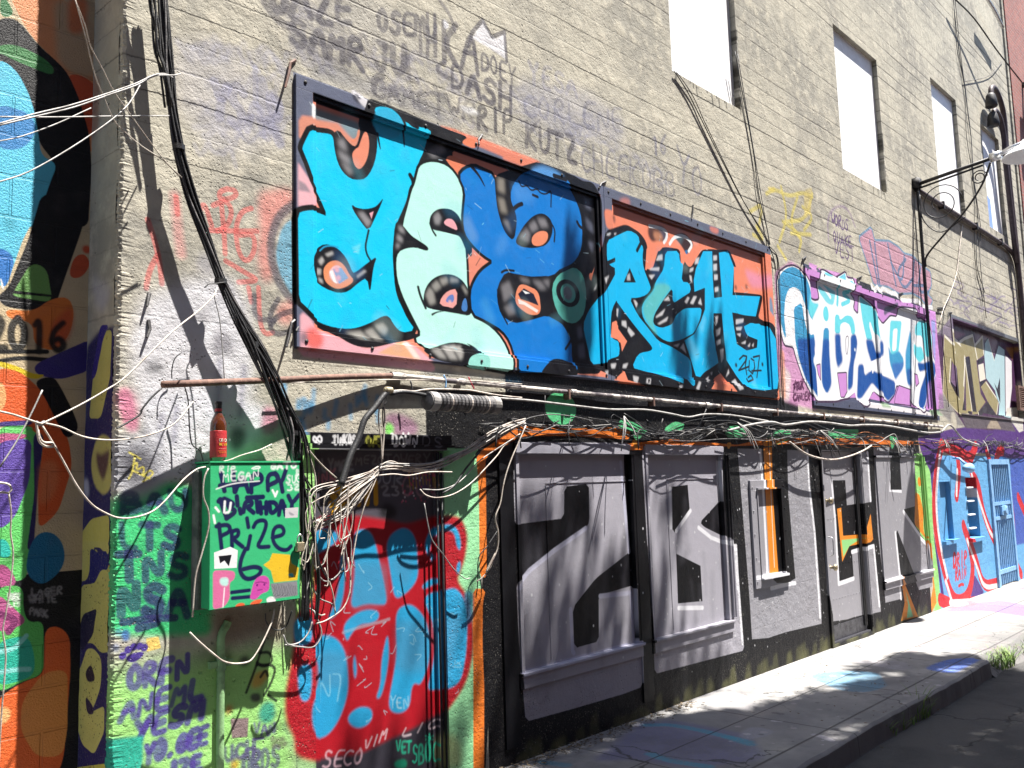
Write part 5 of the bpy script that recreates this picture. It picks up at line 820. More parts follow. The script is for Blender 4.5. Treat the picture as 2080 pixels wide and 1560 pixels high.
# steel door
dr = MB().box(9.055, 10.025, .03, .055, .035, 1.98).build('steel_door', MP, bld, label='grey steel door with two brass knobs, part of the letter C', bevel=.002)
MB().ring((9.0, 10.085, -.05, 2.03), (9.05, 10.03, .032, 1.985), -.02, 0).build('frame', MP, dr, bevel=.003)
for z in (1.47, .79):
    kb = MB().lathe([(.035, -.029), (.036, -.022), (.014, -.018), (.014, .02), (.03, .03), (.034, .045), (.026, .058), (.008, .062)], (9.135, 0, z), 18, 'y').build('knob', MBRASS, dr, True)
MB().tube(smooth_path([(9.13, .028, 1.10), (9.13, -.03, 1.085), (9.13, -.035, 1.0), (9.13, -.03, .92), (9.13, .028, .905)]), .006, 8).build('handle', MSTEEL, dr, True)
MB().box(9.07, 10.01, .024, .0295, .04, .2).box(9.06, 10.02, -.01, .0235, .0, .05).build('kick_plate', MKICK, dr)
for zr in (1.80, 1.28, .80, .46):
    for i in range(12): MB().lathe([(.007, -.0295), (.005, -.026), (.001, -.024)], (9.12+.075*i, 0, zr), 6, 'y').build('rivet', MP, dr)
hg = MB().box(10.045, 10.062, -.0245, -.0202, .07, 1.96)
for i in range(60): hg.box(10.045, 10.062, -.028, -.0246, .08+.031*i, .08+.031*i+.018)
hg.build('hinge', MP, dr)
MB().tube([(9.93, .012, .1), (9.93, .012, 1.97)], .011, 6).tube([(9.965, .012, .1), (9.965, .012, 1.97)], .011, 6).build('draught_strip', MBLACK, dr)
# "K" board, sills and boards
k = MB().box(10.49, 11.75, -.016, 0, .52, 1.915).build('board', MP, bld, label='plywood board painted with a silver letter K'); MB().box(10.47, 12.13, -.04, 0, .502, .5195).box(10.48, 12.12, -.02, 0, .42, .5015).build('sill', MP, k)
MB().box(10.47, 11.78, -.03, 0, 1.918, 1.94).build('lintel', MP, k)
MB().tube([(12.0, -.02, .5), (12.0, -.02, 1.93)], .016, 8).tube([(12.07, -.02, .5), (12.07, -.02, 1.93)], .016, 8).build('downpipe', MP, bld)
# blue shop front: small blind window, dark opening with rungs, barred gate
bw = MB().box(12.66, 13.1, .06, .08, .83, 1.6).build('blind_window', MP, bld, label='small blocked window painted light blue'); MB().box(12.6, 13.18, -.05, 0, .78, .83).build('sill', MP, bw)
ow = MB().quad((13.78, .34, .79), (14.28, .34, .79), (14.28, .34, 1.64), (13.78, .34, 1.64)).build('dark_opening', MDARK, bld)
MB().box(13.72, 14.34, -.05, 0, .74, .79).build('sill', MP, ow)
for i in range(4): z = .92+.19*i; MB().box(13.74, 14.02, -.03, .02, z, z+.018).build('rung', MSHADE, ow)
g = MB().quad((14.92, .28, 0), (15.98, .28, 0), (15.98, .28, 1.9), (14.92, .28, 1.9)).build('gate', MBLUE, bld, label='light blue barred security gate')
MB().box(14.90, 14.99, -.03, .03, -.02, 1.9).box(15.92, 16.0, -.03, .03, 0, 1.9).box(14.99, 15.92, -.03, .03, 1.82, 1.9).box(14.99, 15.92, -.02, .02, .18, .24).box(14.99, 15.92, -.02, .02, .98, 1.03).box(14.99, 15.92, -.02, .02, 1.2, 1.25).build('frame', MBLUE, g)
for i in range(9): x = 15.06+.1*i; MB().box(x, x+.022, -.012, .012, .02, 1.82).build('bar', MBLUE, g)
MB().box(15.3, 15.62, -.05, -.022, 1.05, 1.18).lathe([(.09, .025), (.09, .06), (.05, .075)], (15.45, 0, 1.115), 6, 'y').build('lock_box', MBLUE, g)

# ================================================================== framed sign panels
def sign(name, label, o, i, mull=()):
    t = thing(name, label, 'sign panel', (o[0], 0, o[2]), 'framed painted panels along the wall')
    MB().ring(o, i, -.019, 0.0005).build('frame', MP, t, bevel=.002)
    MB().ring(i, (i[0]+.028, i[1]-.028, i[2]+.022, i[3]-.022), -.006, .0105).build('bead', MP, t, bevel=.0015)
    MB().quad((i[0], .012, i[2]), (i[1], .012, i[2]), (i[1], .012, i[3]), (i[0], .012, i[3])).build('panel', MP, t)
    for x in mull: MB().box(x-.03, x-.006, -.012, .011, i[2]+.03, i[3]-.03).box(x+.006, x+.03, -.012, .011, i[2]+.03, i[3]-.03).build('mullion', MP, t)
    n = int((o[1]-o[0])/.42)
    for q in range(n+1):
        x = o[0]+.06+(o[1]-o[0]-.12)*q/n
        for z in (o[3]-.03, o[2]+.035): MB().lathe([(.011, .0185), (.011, .022), (.004, .025)], (x, 0, z), 8, 'y').build('screw', MIRON, t)
    return t
sign('sign_panel', 'left framed panel with bright blue, mint and dark blue bubble letters on salmon', (2.69, 5.445, 2.48, 3.975), (2.80, 5.40, 2.56, 3.90))
sign('sign_panel', 'framed panel with narrow blue letters and small number 2107 at lower right', (5.448, 8.17, 2.48, 3.975), (5.55, 8.05, 2.56, 3.90))
sign('sign_panel', 'framed panel with white outlined blue letters on lilac pink', (8.94, 12.82, 2.45, 3.92), (9.04, 12.66, 2.54, 3.83), (10.87,))
t = thing('sign_panel', 'recessed panel with stone brown and pale blue letters at the far end', 'sign panel', (13.79, 0, 2.6), 'framed painted panels along the wall'); MB().box(13.79, 17.3, .07, .09, 2.6, 3.92).build('panel', MP, t); MB().ring((13.72, 17.36, 2.54, 3.98), (13.79, 17.3, 2.6, 3.92), -.012, 0.0005).build('frame', MP, t)
vg = thing('vent_grille', 'rusty slatted vent grille at the end of the stone brown letters', 'vent', (16.9, -.02, 2.9)); MB().ring((16.9, 17.3, 2.72, 3.14), (16.94, 17.26, 2.76, 3.1), -.05, -.001).build('frame', MRUST, vg); gl = MB()
for i in range(10): gl.box(16.93, 17.27, -.045, -.005, 2.77+.034*i, 2.785+.034*i)
gl.build('slats', MRUST, vg)

# ================================================================== neighbours
nb = thing('block_building', 'painted concrete block building with bright abstract mural at the left edge', 'building', (-2, 4, 0))
MB().quad((-8, .32, -.25), (1.757, .32, -.25), (1.757, .32, 9), (-8, .32, 9)).quad((-8, .32, 9), (1.757, .32, 9), (1.757, 8, 9), (-8, 8, 9)).quad((-8, .32, -.25), (-8, 8, -.25), (-8, 8, 9), (-8, .32, 9)).build('wall', MLEFT, nb)
bb = thing('brick_building', 'red brick building beyond the end of the concrete wall', 'building', (24, 4, 0))
MB().quad((18.42, -.05, -.25), (32, -.05, -.25), (32, -.05, 14), (18.42, -.05, 14)).quad((18.42, -.05, -.25), (18.42, 6, -.25), (18.42, 6, 14), (18.42, -.05, 14)).quad((18.42, -.05, 14), (32, -.05, 14), (32, 6, 14), (18.42, 6, 14)).build('wall', MBRICK, bb)
MB().box(18.3, 18.42, -.03, .3, -.25, 14).build('corner_strip', MW, bb)

ob = thing('opposite_building', 'dark red building across the alley behind the camera, added to block sky light', 'building', (6, -14, 0))  # unseen, put in to cut the sky light on the wall
MB().box(-20, 45, -22, -9.5, -.25, 9.5).build('wall', MBRICK, ob)

# ================================================================== pipes and conduits on the wall
rp = thing('conduit_pipe', 'long rusty conduit pipe running level under the framed panels', 'pipe', (2, -.05, 2.3))
PA = path('X 330,781 G 0,42 400,22 700,14 860,12', [-.15, -.085, -.056, -.036, -.028]); MB().tube(smooth_path(PA, 4), .0165, 10).build('pipe', MRUST, rp, True, label='rusty brown near end of the pipe')
xx = [float(PA[-1][0])]; PB = [PA[-1]]+[(x, -.028+.004*math.sin(x*3), PA[-1][2]+(2.335-PA[-1][2])*(x-PA[-1][0])/(12.9-PA[-1][0])) for x in np.linspace(PA[-1][0]+.3, 12.9, 22)]
MB().tube(PB, .0165, 10).build('pipe', MPIPE, rp, True, label='paint-splashed far part of the pipe')
for f in (0, .004, .055, .17, .36, .62, .85):
    q = PB[0] if f == 0 else PB[0]+(np.array(PB[-1])-PB[0])*f; MB().tube([(q[0]-.03, q[1], q[2]), (q[0]+.03, q[1], q[2])], .0225, 10).build('coupling', MPIPE, rp)
for i in range(8): x = 4.9+i*1.05; MB().box(x, x+.02, -.048, 0, 2.31, 2.38).build('clip', MRUST, rp)
wc = thing('wall_conduit', 'dark brown conduit running level under the boarded windows and bending down', 'pipe', (15, -.06, 5.5)); MB().tube(smooth_path([(12.6, -.04, 5.56), (14.2, -.04, 5.555), (16, -.04, 5.55), (17.1, -.04, 5.53), (17.5, -.04, 5.42), (17.6, -.04, 5.1), (17.6, -.04, 4.2), (17.55, -.04, 2.3)], 5), .036, 10).build('pipe', MBRN, wc, True)
for x in (13.6, 15.2, 16.6): MB().box(x, x+.04, -.082, 0, 5.50, 5.61).build('clip', MIRON, wc)
for j, (P_, hd, lab) in enumerate((([(17.45, -.1, 2.3), (17.4, -.1, 5.3), (17.25, -.12, 7.0), (17.22, -.14, 7.8), (17.05, -.15, 8.1), (16.75, -.15, 8.25), (16.5, -.15, 8.2), (16.42, -.15, 8.02)], (16.4, -.15, 7.95), 'tall brown conduit curving over to a hooded end above the last window'), ([(17.33, -.1, 5.3), (17.12, -.12, 7.0), (17.08, -.14, 7.45), (16.9, -.15, 7.75), (16.6, -.15, 7.83), (16.45, -.15, 7.7)], (16.42, -.15, 7.62), 'shorter brown conduit with hooded end nested under the tall one'))):
    wh = thing('conduit_mast', lab, 'pipe', (17.3, -.1, 6), 'hooded conduits by the brick corner'); MB().tube(smooth_path(P_, 6), .045, 10).build('pipe', MBRN, wh, True)
    MB().lathe([(.05, .12), (.075, .08), (.09, 0), (.10, -.1), (.085, -.12)], hd, 12).build('hood', MIRON, wh, True)
for j in range(2):
    x = 3.665+.036*j; tag(MB().tube([(x, -.014, -.02), (x, -.014, 1.0), (x+.003, -.014, 1.93)], .0065, 8).build('conduit_pipe', MBLACK, None, True), ['left of the two thin black conduits on the red and blue door', 'right of the two thin black conduits on the red and blue door'][j], 'pipe', 'black conduits on the sprayed door')
gp = thing('drain_pipe', 'light green painted pipe rising from the ground to below the green cabinet', 'pipe', (2.15, -.05, 0))
MB().tube(smooth_path(path('F 930,1600 935,1000 940,700 940,470', -.012)+path('F 985,370 1000,335', -.006), 4), .019, 12).build('pipe', MGREEN, gp, True); q = path('F 940,690', -.012)[0]; MB().tube([(q[0], q[1], q[2]-.03), (q[0], q[1], q[2]+.03)], .024, 12).box(q[0]-.06, q[0]+.06, -.02, 0, q[2]-.015, q[2]+.015).build('coupling', MGREEN, gp)

# ================================================================== the green cabinet, its padlock, the bottle on top
bx = thing('electrical_cabinet', 'green painted metal cabinet on the wall covered in tags and stickers', 'electrical box', (2.4, -.07, 1.2))
A = on_y(427, 940, -.14); B_ = on_y(608, 1226, -.14); x0, z1 = float(A[0]), float(A[2]); x1, z0 = float(on_y(608, 945, -.14)[0]), 1.203
MB().box(x0+.004, x1-.004, -.125, 0, z0+.004, z1-.004).build('body', MBOX, bx, bevel=.004); MB().box(x0, x1, -.14, -.126, z0, z1).build('door', MBOX, bx, bevel=.003)
MB().box(x1-.03, x1+.008, -.15, -.1405, 1.43, 1.46).build('hasp', MIRON, bx); MB().box(x0-.002, x1+.002, -.144, 0, z1+.0005, z1+.008).build('lid', MBOX, bx)
MB().tube([(x1+.006, -.12, z0+.02), (x1+.006, -.12, z1-.02)], .007, 8).build('hinge', MBLACK, bx)
pl = thing('padlock', 'small brass padlock hanging on the right edge of the green cabinet', 'padlock', (x1-.005, -.165, 1.41))
q = on_y(*pts('E 1320,985')[0], -.165); MB().box(q[0]-.021, q[0]+.021, -.176, -.153, q[2]-.024, q[2]+.022).build('body', MBRASS, pl, bevel=.004); MB().tube(smooth_path([(q[0]-.014, -.165, q[2]+.02), (q[0]-.014, -.165, q[2]+.045), (q[0], -.165, q[2]+.06), (q[0]+.014, -.165, q[2]+.045), (q[0]+.014, -.165, q[2]+.02)]), .004, 8).build('shackle', MSTEEL, pl, True)
gb = thing('backing_board', 'weathered grey cable trunking behind the left side of the green cabinet', 'trunking', (2.1, -.03, 1.2)); a = on_y(402, 955, -.06); b_ = on_y(430, 1235, -.06); MB().box(float(a[0]), float(b_[0])+.05, -.06, 0, 1.2, float(a[2])).build('trunking', MGBRD, gb, bevel=.008)
dot_ = on_y(*pts('E 655,1190')[0], -.061); MB().lathe([(.02, .0605), (.02, .063), (.008, .064)], (float(dot_[0])+.01, 0, float(dot_[2])), 14, 'y').build('knockout', MIRON, gb)
bo = thing('bottle', 'brown glass bottle with red label standing on top of the green cabinet', 'bottle', (0, 0, 0)); q = on_y(443, 941, -.075); bx_, bz = float(q[0]), z1+.0085; bo.location = (bx_, -.075, bz); r = .038
prof = [(.034, 0), (r, .004), (r, .165), (.036, .185), (.026, .21), (.0165, .228), (.0145, .245), (.0145, .262)]
MB().lathe(prof, (bx_, -.075, bz), 28).build('glass', mg, bo, True); MB().lathe([(.0172, .222), (.0155, .24), (.0155, .268), (.0172, .27), (.0172, .282), (.014, .285)], (bx_, -.075, bz), 20).build('cap', MCAP, bo, True)
MB().lathe([(r+.0006, .018), (r+.0008, .02), (r+.0008, .142), (r+.0006, .144)], (bx_, -.075, bz), 28).build('label', MLABEL, bo, True); MB().lathe([(.0175, .236), (.0172, .25)], (bx_, -.075, bz), 16).build('neck_label', MLABEL, bo, True)
def on_label(a, z, rr_): return (bx_+rr_*math.cos(a), -.075+rr_*math.sin(a), bz+z)
def print_text(txt, mat, a0, a1, z, h, wd):
    mb = MB(); n = len(txt)
    for i, ch in enumerate(txt):
        for stt in GL[ch].split('|'):
            if stt: mb.tube([on_label(a0+(a1-a0)*(i+.12+.7*float(k.split(',')[0]))/n, z+h*float(k.split(',')[1]), r+.0014) for k in stt.split()], wd, 4)
    return mb.build('print', mat, bo)
print_text('CRISP', MPRINT, -2.0, -.75, .092, .014, .0011); print_text('THE SAINT', MGOLD, -2.0, -.7, .074, .011, .0011); print_text('-----', MPRINT, -2.0, -.95, .056, .005, .0006); print_text('-----', MGOLD, -2.1, -.95, .044, .006, .0008); print_text('----', MGOLD, -2.0, -.95, .036, .006, .0008)

# ================================================================== wall lamp on its scrolled bracket, small lamp, floodlights
lp = thing('bracket_lamp', 'white enamel street lamp on a scrolled black iron bracket', 'lamp', (12.6, 0, 5.6))
X0, Z0, LL = 12.6, 5.63, 1.02
MB().tube([(X0, -.05, Z0+.1), (X0, -.05, Z0-.5), (X0-.02, -.05, Z0-1.7), (X0-.03, -.05, Z0-3.2)], .022, 10).box(X0-.06, X0+.06, -.09, 0, Z0-.05, Z0+.08).build('post', MIRON, lp, True)
MB().tube([(X0, -.05, Z0), (X0, -LL, Z0+.12)], .024, 10).tube([(X0, -.05, Z0-.06), (X0, -LL*.86, Z0+.05)], .014, 8).build('arm', MIRON, lp, True)
MB().tube(smooth_path([(X0, -.07, Z0-1.15), (X0, -.1, Z0-1.0), (X0, -.35, Z0-.75), (X0, -.62, Z0-.5), (X0, -.85, Z0-.2), (X0, -LL*.95, Z0+.06)], 5), .014, 8).build('brace', MIRON, lp, True)
for (cy, cz, rad, tn) in ((-.33, Z0-.33, .27, 1.6), (-LL+.2, Z0-.1, .1, 1.7)):
    MB().tube([(X0, cy-rad*(1-.62*k/40)*math.cos(k/40*6.283*tn), cz+rad*(1-.62*k/40)*math.sin(k/40*6.283*tn)) for k in range(41)], .008, 6).build('scroll', MIRON, lp, True)
MB().tube(smooth_path([(X0, -.07, Z0-.15), (X0, -.09, Z0-.5), (X0, -.3, Z0-.72), (X0, -.62, Z0-.58)], 5), .008, 6).build('scroll', MIRON, lp, True)
MB().tube([(X0, -LL+.05, Z0+.12), (X0, -LL-.08, Z0+.13)], .06, 14).build('socket', MSTEEL, lp, True)
MB().lathe([(.07, .04), (.075, .02), (.11, -.02), (.24, -.10), (.31, -.16), (.315, -.175), (.30, -.172), (.22, -.11), (.05, -.03)], (X0, -LL-.40, Z0+.2), 32).build('lamp_shade', MSHADE, lp, True); MB().tube([(X0, -LL-.05, Z0+.13), (X0, -LL-.2, Z0+.19), (X0, -LL-.40, Z0+.22)], .03, 10).build('neck', MSTEEL, lp, True)
sl_ = thing('wall_lamp', 'small light blue spot lamp on the blue shop front', 'lamp', (13.0, -.1, 1.9)); MB().tube([(13.25, -.02, 1.92), (13.2, -.12, 1.9), (13.1, -.22, 1.82)], .016, 8).build('arm', MBLUE, sl_, True); MB().lathe([(.02, -.14), (.05, -.1), (.07, .06), (.06, .06)], (13.05, -.26, 1.77), 14, 'x').build('head', MBLUE, sl_, True)
for j, z in enumerate((9.15, 8.45)):
    fl = thing('floodlight', ['upper black floodlight on the brick building', 'lower black floodlight on the brick building'][j], 'floodlight', (19.2, -.3, z), 'floodlights on the brick corner'); MB().box(19.0, 19.5, -.6, -.3, z-.16, z+.2).build('housing', MIRON, fl, bevel=.05); MB().box(19.2, 19.3, -.3, -.05, z-.04, z+.04).build('bracket', MIRON, fl)

# ================================================================== cable joint and thick cables
jt = thing('cable_joint', 'black ribbed cable joint strapped under the rusty pipe', 'cable joint', (3.9, -.12, 2.2)); a = on_y(866, 812, -.13); b_ = on_y(1010, 826, -.13); L_ = float(b_[0]-a[0])
pr = [(.02, 0), (.052, .006), (.055, .06), (.05, .075)]
for i in range(14): h0 = .085+(L_-.17)*i/14; pr += [(.046, h0), (.0535, h0+.006), (.0535, h0+(L_-.17)/14-.006), (.046, h0+(L_-.17)/14)]
pr += [(.05, L_-.08), (.055, L_-.07), (.055, L_-.012), (.03, L_)]
MB().lathe(pr, (float(a[0]), -.13, (a[2]+b_[2])/2), 20, 'x').build('sleeve', MDUST, jt)
for f in (.07, .97): MB().lathe([(.03, -.03), (.057, -.027), (.057, .027), (.03, .03)], (float(a[0])+L_*f-.02*(f > .5), -.13, (a[2]+b_[2])/2), 20, 'x').build('clamp', MGREY, jt)
for f in (.28, .55, .8): MB().lathe([(.05, -.006), (.056, -.005), (.056, .005), (.05, .006)], (float(a[0])+L_*f, -.13, (a[2]+b_[2])/2), 20, 'x').build('strap', MWHITE, jt)
def cable(spec, y, r, mat, label, name='cable', cat='cable', group=None, n=6, k=4):
    return tag(MB().tube(smooth_path(path(spec, y), k), r, n).build(name, mat, None, True), label, cat, group)
cable('V 185,530 120,600 0,760 G 640,330 600,450 540,580 500,700 470,800', (-.12, -.12, -.14), .017, MBLACK, 'thick black cable slanting down left across the dark header', n=10)
cable('V 230,555 400,530 560,545 750,580', -.12, .012, MBLACK, 'thick black cable entering the ribbed joint', n=8)
tag(MB().lathe([(.01, -.03), (.02, -.02), (.02, .02), (.012, .03)], tuple(map(float, on_y(789, 793, -.12))), 12, 'x').build('cable_clamp', MBRASS), 'tan clamp at the top bend of the thick black cable', 'clamp')

# ================================================================== the hanging bundle of black cables at the left
cb = thing('cable_bundle', 'thick bundle of black cables hanging down the wall to the green cabinet', 'cable bundle', (2.3, -.12, 2))
spine = 'X 328,-60 337,60 344,150 351,220 362,300 386,400 415,485 447,572 478,640 512,700 546,765 575,830 596,880 603,930 612,990 618,1080 622,1180 622,1260'
base = path(spine, [-.08]*13+[-.075, -.05, -.05, -.05, -.05]); rr = random.Random(5)
for i in range(34):
    ph, sp = rr.uniform(0, 6.28), .008+.042*(i/34)**1.5; wv = rr.uniform(.5, 1.3)
    Q = [np.array(p)+float(np.interp(k, [0, 5, 8, 10, 13, 18], [.6, .65, .85, 1.45, 1.6, 1.0]))*(.75+.3*abs(math.sin(k*.85+.4)))*np.array((sp*math.cos(ph+wv*k*.45), abs(.6*sp*math.sin(ph+wv*k*.4))*-1, 0)) for k, p in enumerate(base)]
    a_, b_ = rr.choice(((0, 18), (0, 18), (0, 14), (2, 18), (0, 16))); MB().tube(smooth_path(Q[a_:b_], 4), rr.uniform(.0032, .0066), 5).build('strand', MDUST if i % 6 == 5 else MBLACK, cb, True)
for i in (4, 7, 9, 12): q = base[i]; MB().tube([(q[0], q[1]-.005, q[2]-.012), (q[0], q[1]-.005, q[2]+.012)], .03, 8).build('tie', MBLACK, cb)
b2 = path('X 296,-60 306,20 312,60 318,110 330,150 340,220', -.07)
for i in range(5): MB().tube(smooth_path([np.array(p)+np.array((.012*math.sin(i*2+k), -.01*i, 0)) for k, p in enumerate(b2)]), .006, 5).build('strand', MBLACK, cb, True)

# loose light wires at the left
GL_W = 'loose pale wires at the left'
for spec, y, r, mat, lab in (
    ('A 520,-30 600,180 640,330 720,480 800,640 900,780 1000,920 1150,1120 1280,1250', (-.5, -.3, -.14), .0035, MWHITE, 'white wire coming down from the top left to the black bundle'),
    ('A 530,0 600,250 640,420 680,560 730,680 800,840 880,930 1000,1030 1150,1130 1260,1240', (-.5, -.3, -.14), .0035, MWHITE, 'second white wire sagging left of the first down to the bundle'),
    ('A -40,880 250,800 500,740 750,660 950,590 1080,530 1160,520 1215,545', (-.6, -.15), .005, MGREY, 'upper of two grey wires rising from the left edge to the bundle'),
    ('A -40,890 250,820 520,755 760,670 960,600 1090,535 1220,530 1270,520', (-.55, -.15), .005, MGREY, 'lower of two grey wires rising from the left edge to the bundle'),
    ('A -40,822 400,825 800,818 1190,815', (-.5, -.14), .0045, MGREY, 'level grey wire from the left edge to the bundle'),
    ('A -40,1000 150,960 400,870 640,760', (-.5, -.2), .004, MGREY, 'short grey wire fading up across the painted blocks'),
    ('A -40,1290 200,1210 500,1040 750,870 880,760 940,680 985,600', (-.6, -.13), .0045, MGREY, 'long grey wire climbing from lower left edge to the two grey wires'),
    ('C -30,275 100,305 250,355 300,370 345,360 600,235 800,120 960,10 B 1200,960 1400,800 1500,700 1530,640', (-.55, -.5, -.45, -.14), .0055, MWHITE, 'white wire from the left edge past the knot up to the bundle'),
    ('C 330,368 460,400 620,470 800,497 1000,485 1180,440 1330,360 1460,200', (-.45, -.12), .0055, MWHITE, 'white wire sagging from the knot across the silver cloud'),
    ('C 275,365 285,440 300,510 350,545 400,545 390,520 330,515 300,480 285,420', -.45, .007, MWHITE, 'doubled loop of white wire hanging at the knot'),
    ('C 320,390 400,520 480,660 580,840 690,980 800,1050 900,1085 1020,1080 1150,1035 1250,950 1380,800 1480,720 1550,700', (-.45, -.4, -.2), .0055, MWHITE, 'long white wire drooping from the knot up to the green cabinet'),
    ('C 270,360 300,375 330,360 310,380 280,372', -.45, .009, MGREY, 'small knot of wire in front of the painted blocks'),
    ('C -30,815 60,830 85,870 60,895 20,890 -30,900', -.45, .006, MWHITE, 'curled white wire end at the left edge'),
    ('C 65,890 85,1050 80,1200 100,1350 80,1580 D 40,500 20,620 40,800 10,1200 -10,1580', (-.45, -.4), .0045, MWHITE, 'white wire hanging straight down along the left edge'),
    ('C 320,120 240,290 130,500 0,700', -.3, .005, MGREY, 'grey wire slanting down left over the purple paint'),
    ('B 1530,640 1510,700 1545,850 1565,1050 1580,1280', -.10, .004, MGREY, 'thin grey wire dropping from the bundle onto the rusty pipe'),
    ('B 1440,640 1470,615 1520,610 1590,600', -.13, .004, MBLACK, 'short curled black wire end on the bundle'),
    ('B 1280,1095 1230,1140 1210,1220 1210,1280', -.05, .004, MBLACK, 'thin black wire curling onto the silver cloud'),
    ('C 1220,105 1140,180 1075,260 1050,310 920,390 880,410', -.10, .0065, MBLACK, 'stiff black wire from the rusty pipe end bent down to the corner'),
    ('C 1390,80 1420,200 1430,400 1450,530 1510,580 1540,680', -.06, .005, MBLACK, 'black wire running down to the left corner of the cabinet'),
    ('E 690,445 660,520 655,640 690,740 690,860 640,1050 600,1200 580,1470', (-.16, -.15, -.13), .006, MWHITE, 'white wire hanging in front of the grey trunking'),
    ('E 740,410 830,390 920,355 1040,320 1125,280', -.12, .006, MWHITE, 'white wire end lying up from the top of the cabinet'),
    ('F 680,430 760,510 890,620 960,670 1050,690 1150,680 1200,650 1260,560 1330,420 1370,320 1385,230', (-.16, -.13, -.1), .0065, MWHITE, 'white wire looped under the green cabinet'),
    ('F 1310,270 1320,350 1400,410 1480,380 1530,250', -.10, .005, MBLACK, 'black loop of wire under the right corner of the cabinet'),
    ('F 1460,450 1500,530 1600,510 1670,430 1700,340', -.12, .006, MGREY, 'grey curl of wire right of the cabinet over the red paint'),
):
    cable(spec, y, r*.68, mat, lab, 'loose_wire', 'wire', GL_W, 5)

# ================================================================== white and black wires fanning out over the doorway
rr = random.Random(21); FAN = 'wires fanning out over the doorway'
ctr = ('G 755,665', 'G 720,690', 'G 780,655')
def wob(spec, y, r, mat, lab, amp=.012, n=5):
    y = [q*.72 for q in y] if isinstance(y, (tuple, list)) else y*.72; P_ = path(spec, y); P_ = [p+np.array((rr.uniform(-amp, amp), rr.uniform(-amp, amp)*.8, rr.uniform(-amp, amp))) for p in P_]
    return tag(MB().tube(smooth_path(P_, 5), r*.7, n).build('wire', mat, None, True), lab, 'wire', FAN)
for i in range(14):
    o = rr.uniform(-22, 18); e = rr.uniform(-40, 40)
    wob(f'G 740,{672+o*.6} 830,{655+o} 960,{672+o} 1120,{665+o} 1260,{610+o*1.2} 1400,{540+e*.8} 1530,{455+e} 1660,{385+e*.5} 1790,{345+e*.4}', -.085, rr.uniform(.004, .006), MWHITE if i % 3 else MGREY, 'pale wire of the bunch sweeping right from the doorway to the tangle')
for i in range(9):
    o = rr.uniform(-24, 24)
    wob(f'G 745,{675+o*.5} 660,{730+o} 560,{770+o} 470,{805+o}', -.085, rr.uniform(.004, .0055), MWHITE, 'pale wire of the bunch ending frayed left of the doorway centre')
for i in range(13):
    o = rr.uniform(-36, 36)
    wob(f'G 745,{680+o*.4} 680,{790+o} 600,{900+o} 500,{990+o} 400,{1050+o} 270,{1110+o*1.6}', (-.085, -.1), rr.uniform(.0035, .0055), (MWHITE, MWHITE, MGREY)[i % 3], 'pale wire of the bunch drooping to the right side of the cabinet')
for spec, mat in (('G 750,680 700,800 640,950 590,1120 560,1270 530,1450 535,1600', MWHITE), ('G 540,790 550,900 545,1080 510,1230 480,1300 500,1500', MWHITE), ('G 280,1100 250,1250 290,1400 350,1490 440,1450 490,1340 495,1120 470,1050', MGREY), ('G 300,1100 370,1150 380,1230 330,1380 320,1400', MGREY), ('G 250,1110 300,1330 380,1480', MBLACK), ('G 420,830 350,930 330,1060 280,1120', MGREY), ('G 240,1090 270,1200 260,1300 240,1500 200,1640', MGREY), ('H 230,200 260,380 320,460 400,400', MBLACK), ('H 210,480 260,560 330,600 350,640', MGREY), ('H 240,715 310,690 400,620 440,480 430,330', MWHITE), ('H 200,620 260,660 290,660', MWHITE), ('H 60,830 130,850 230,850 265,760 220,640', MGREY), ('H 290,380 330,520 355,650', MWHITE)):
    wob(spec, -.09, .0055, mat, 'pale wire of the bunch hanging in front of the red throw-up', .006)
for i in range(16):
    x, y_ = rr.uniform(220, 560), rr.uniform(780, 1080); l = rr.uniform(250, 620); d_ = rr.uniform(-90, 60)
    wob(f'G {745-rr.uniform(0, 60)},{690+rr.uniform(0, 60)} {(x+745)/2-20},{(y_+700)/2} {x},{y_} {x+d_*.5},{y_+l*.45} {x+d_+rr.uniform(-30, 30)},{y_+l*.8} {x+d_*.6+rr.uniform(-60, 60)},{y_+l*rr.uniform(.7, 1.0)}', (-.1, -.13), .0042, (MWHITE, MGREY, MWHITE)[i % 3], 'pale wire of the bunch hanging in front of the red throw-up', .008)
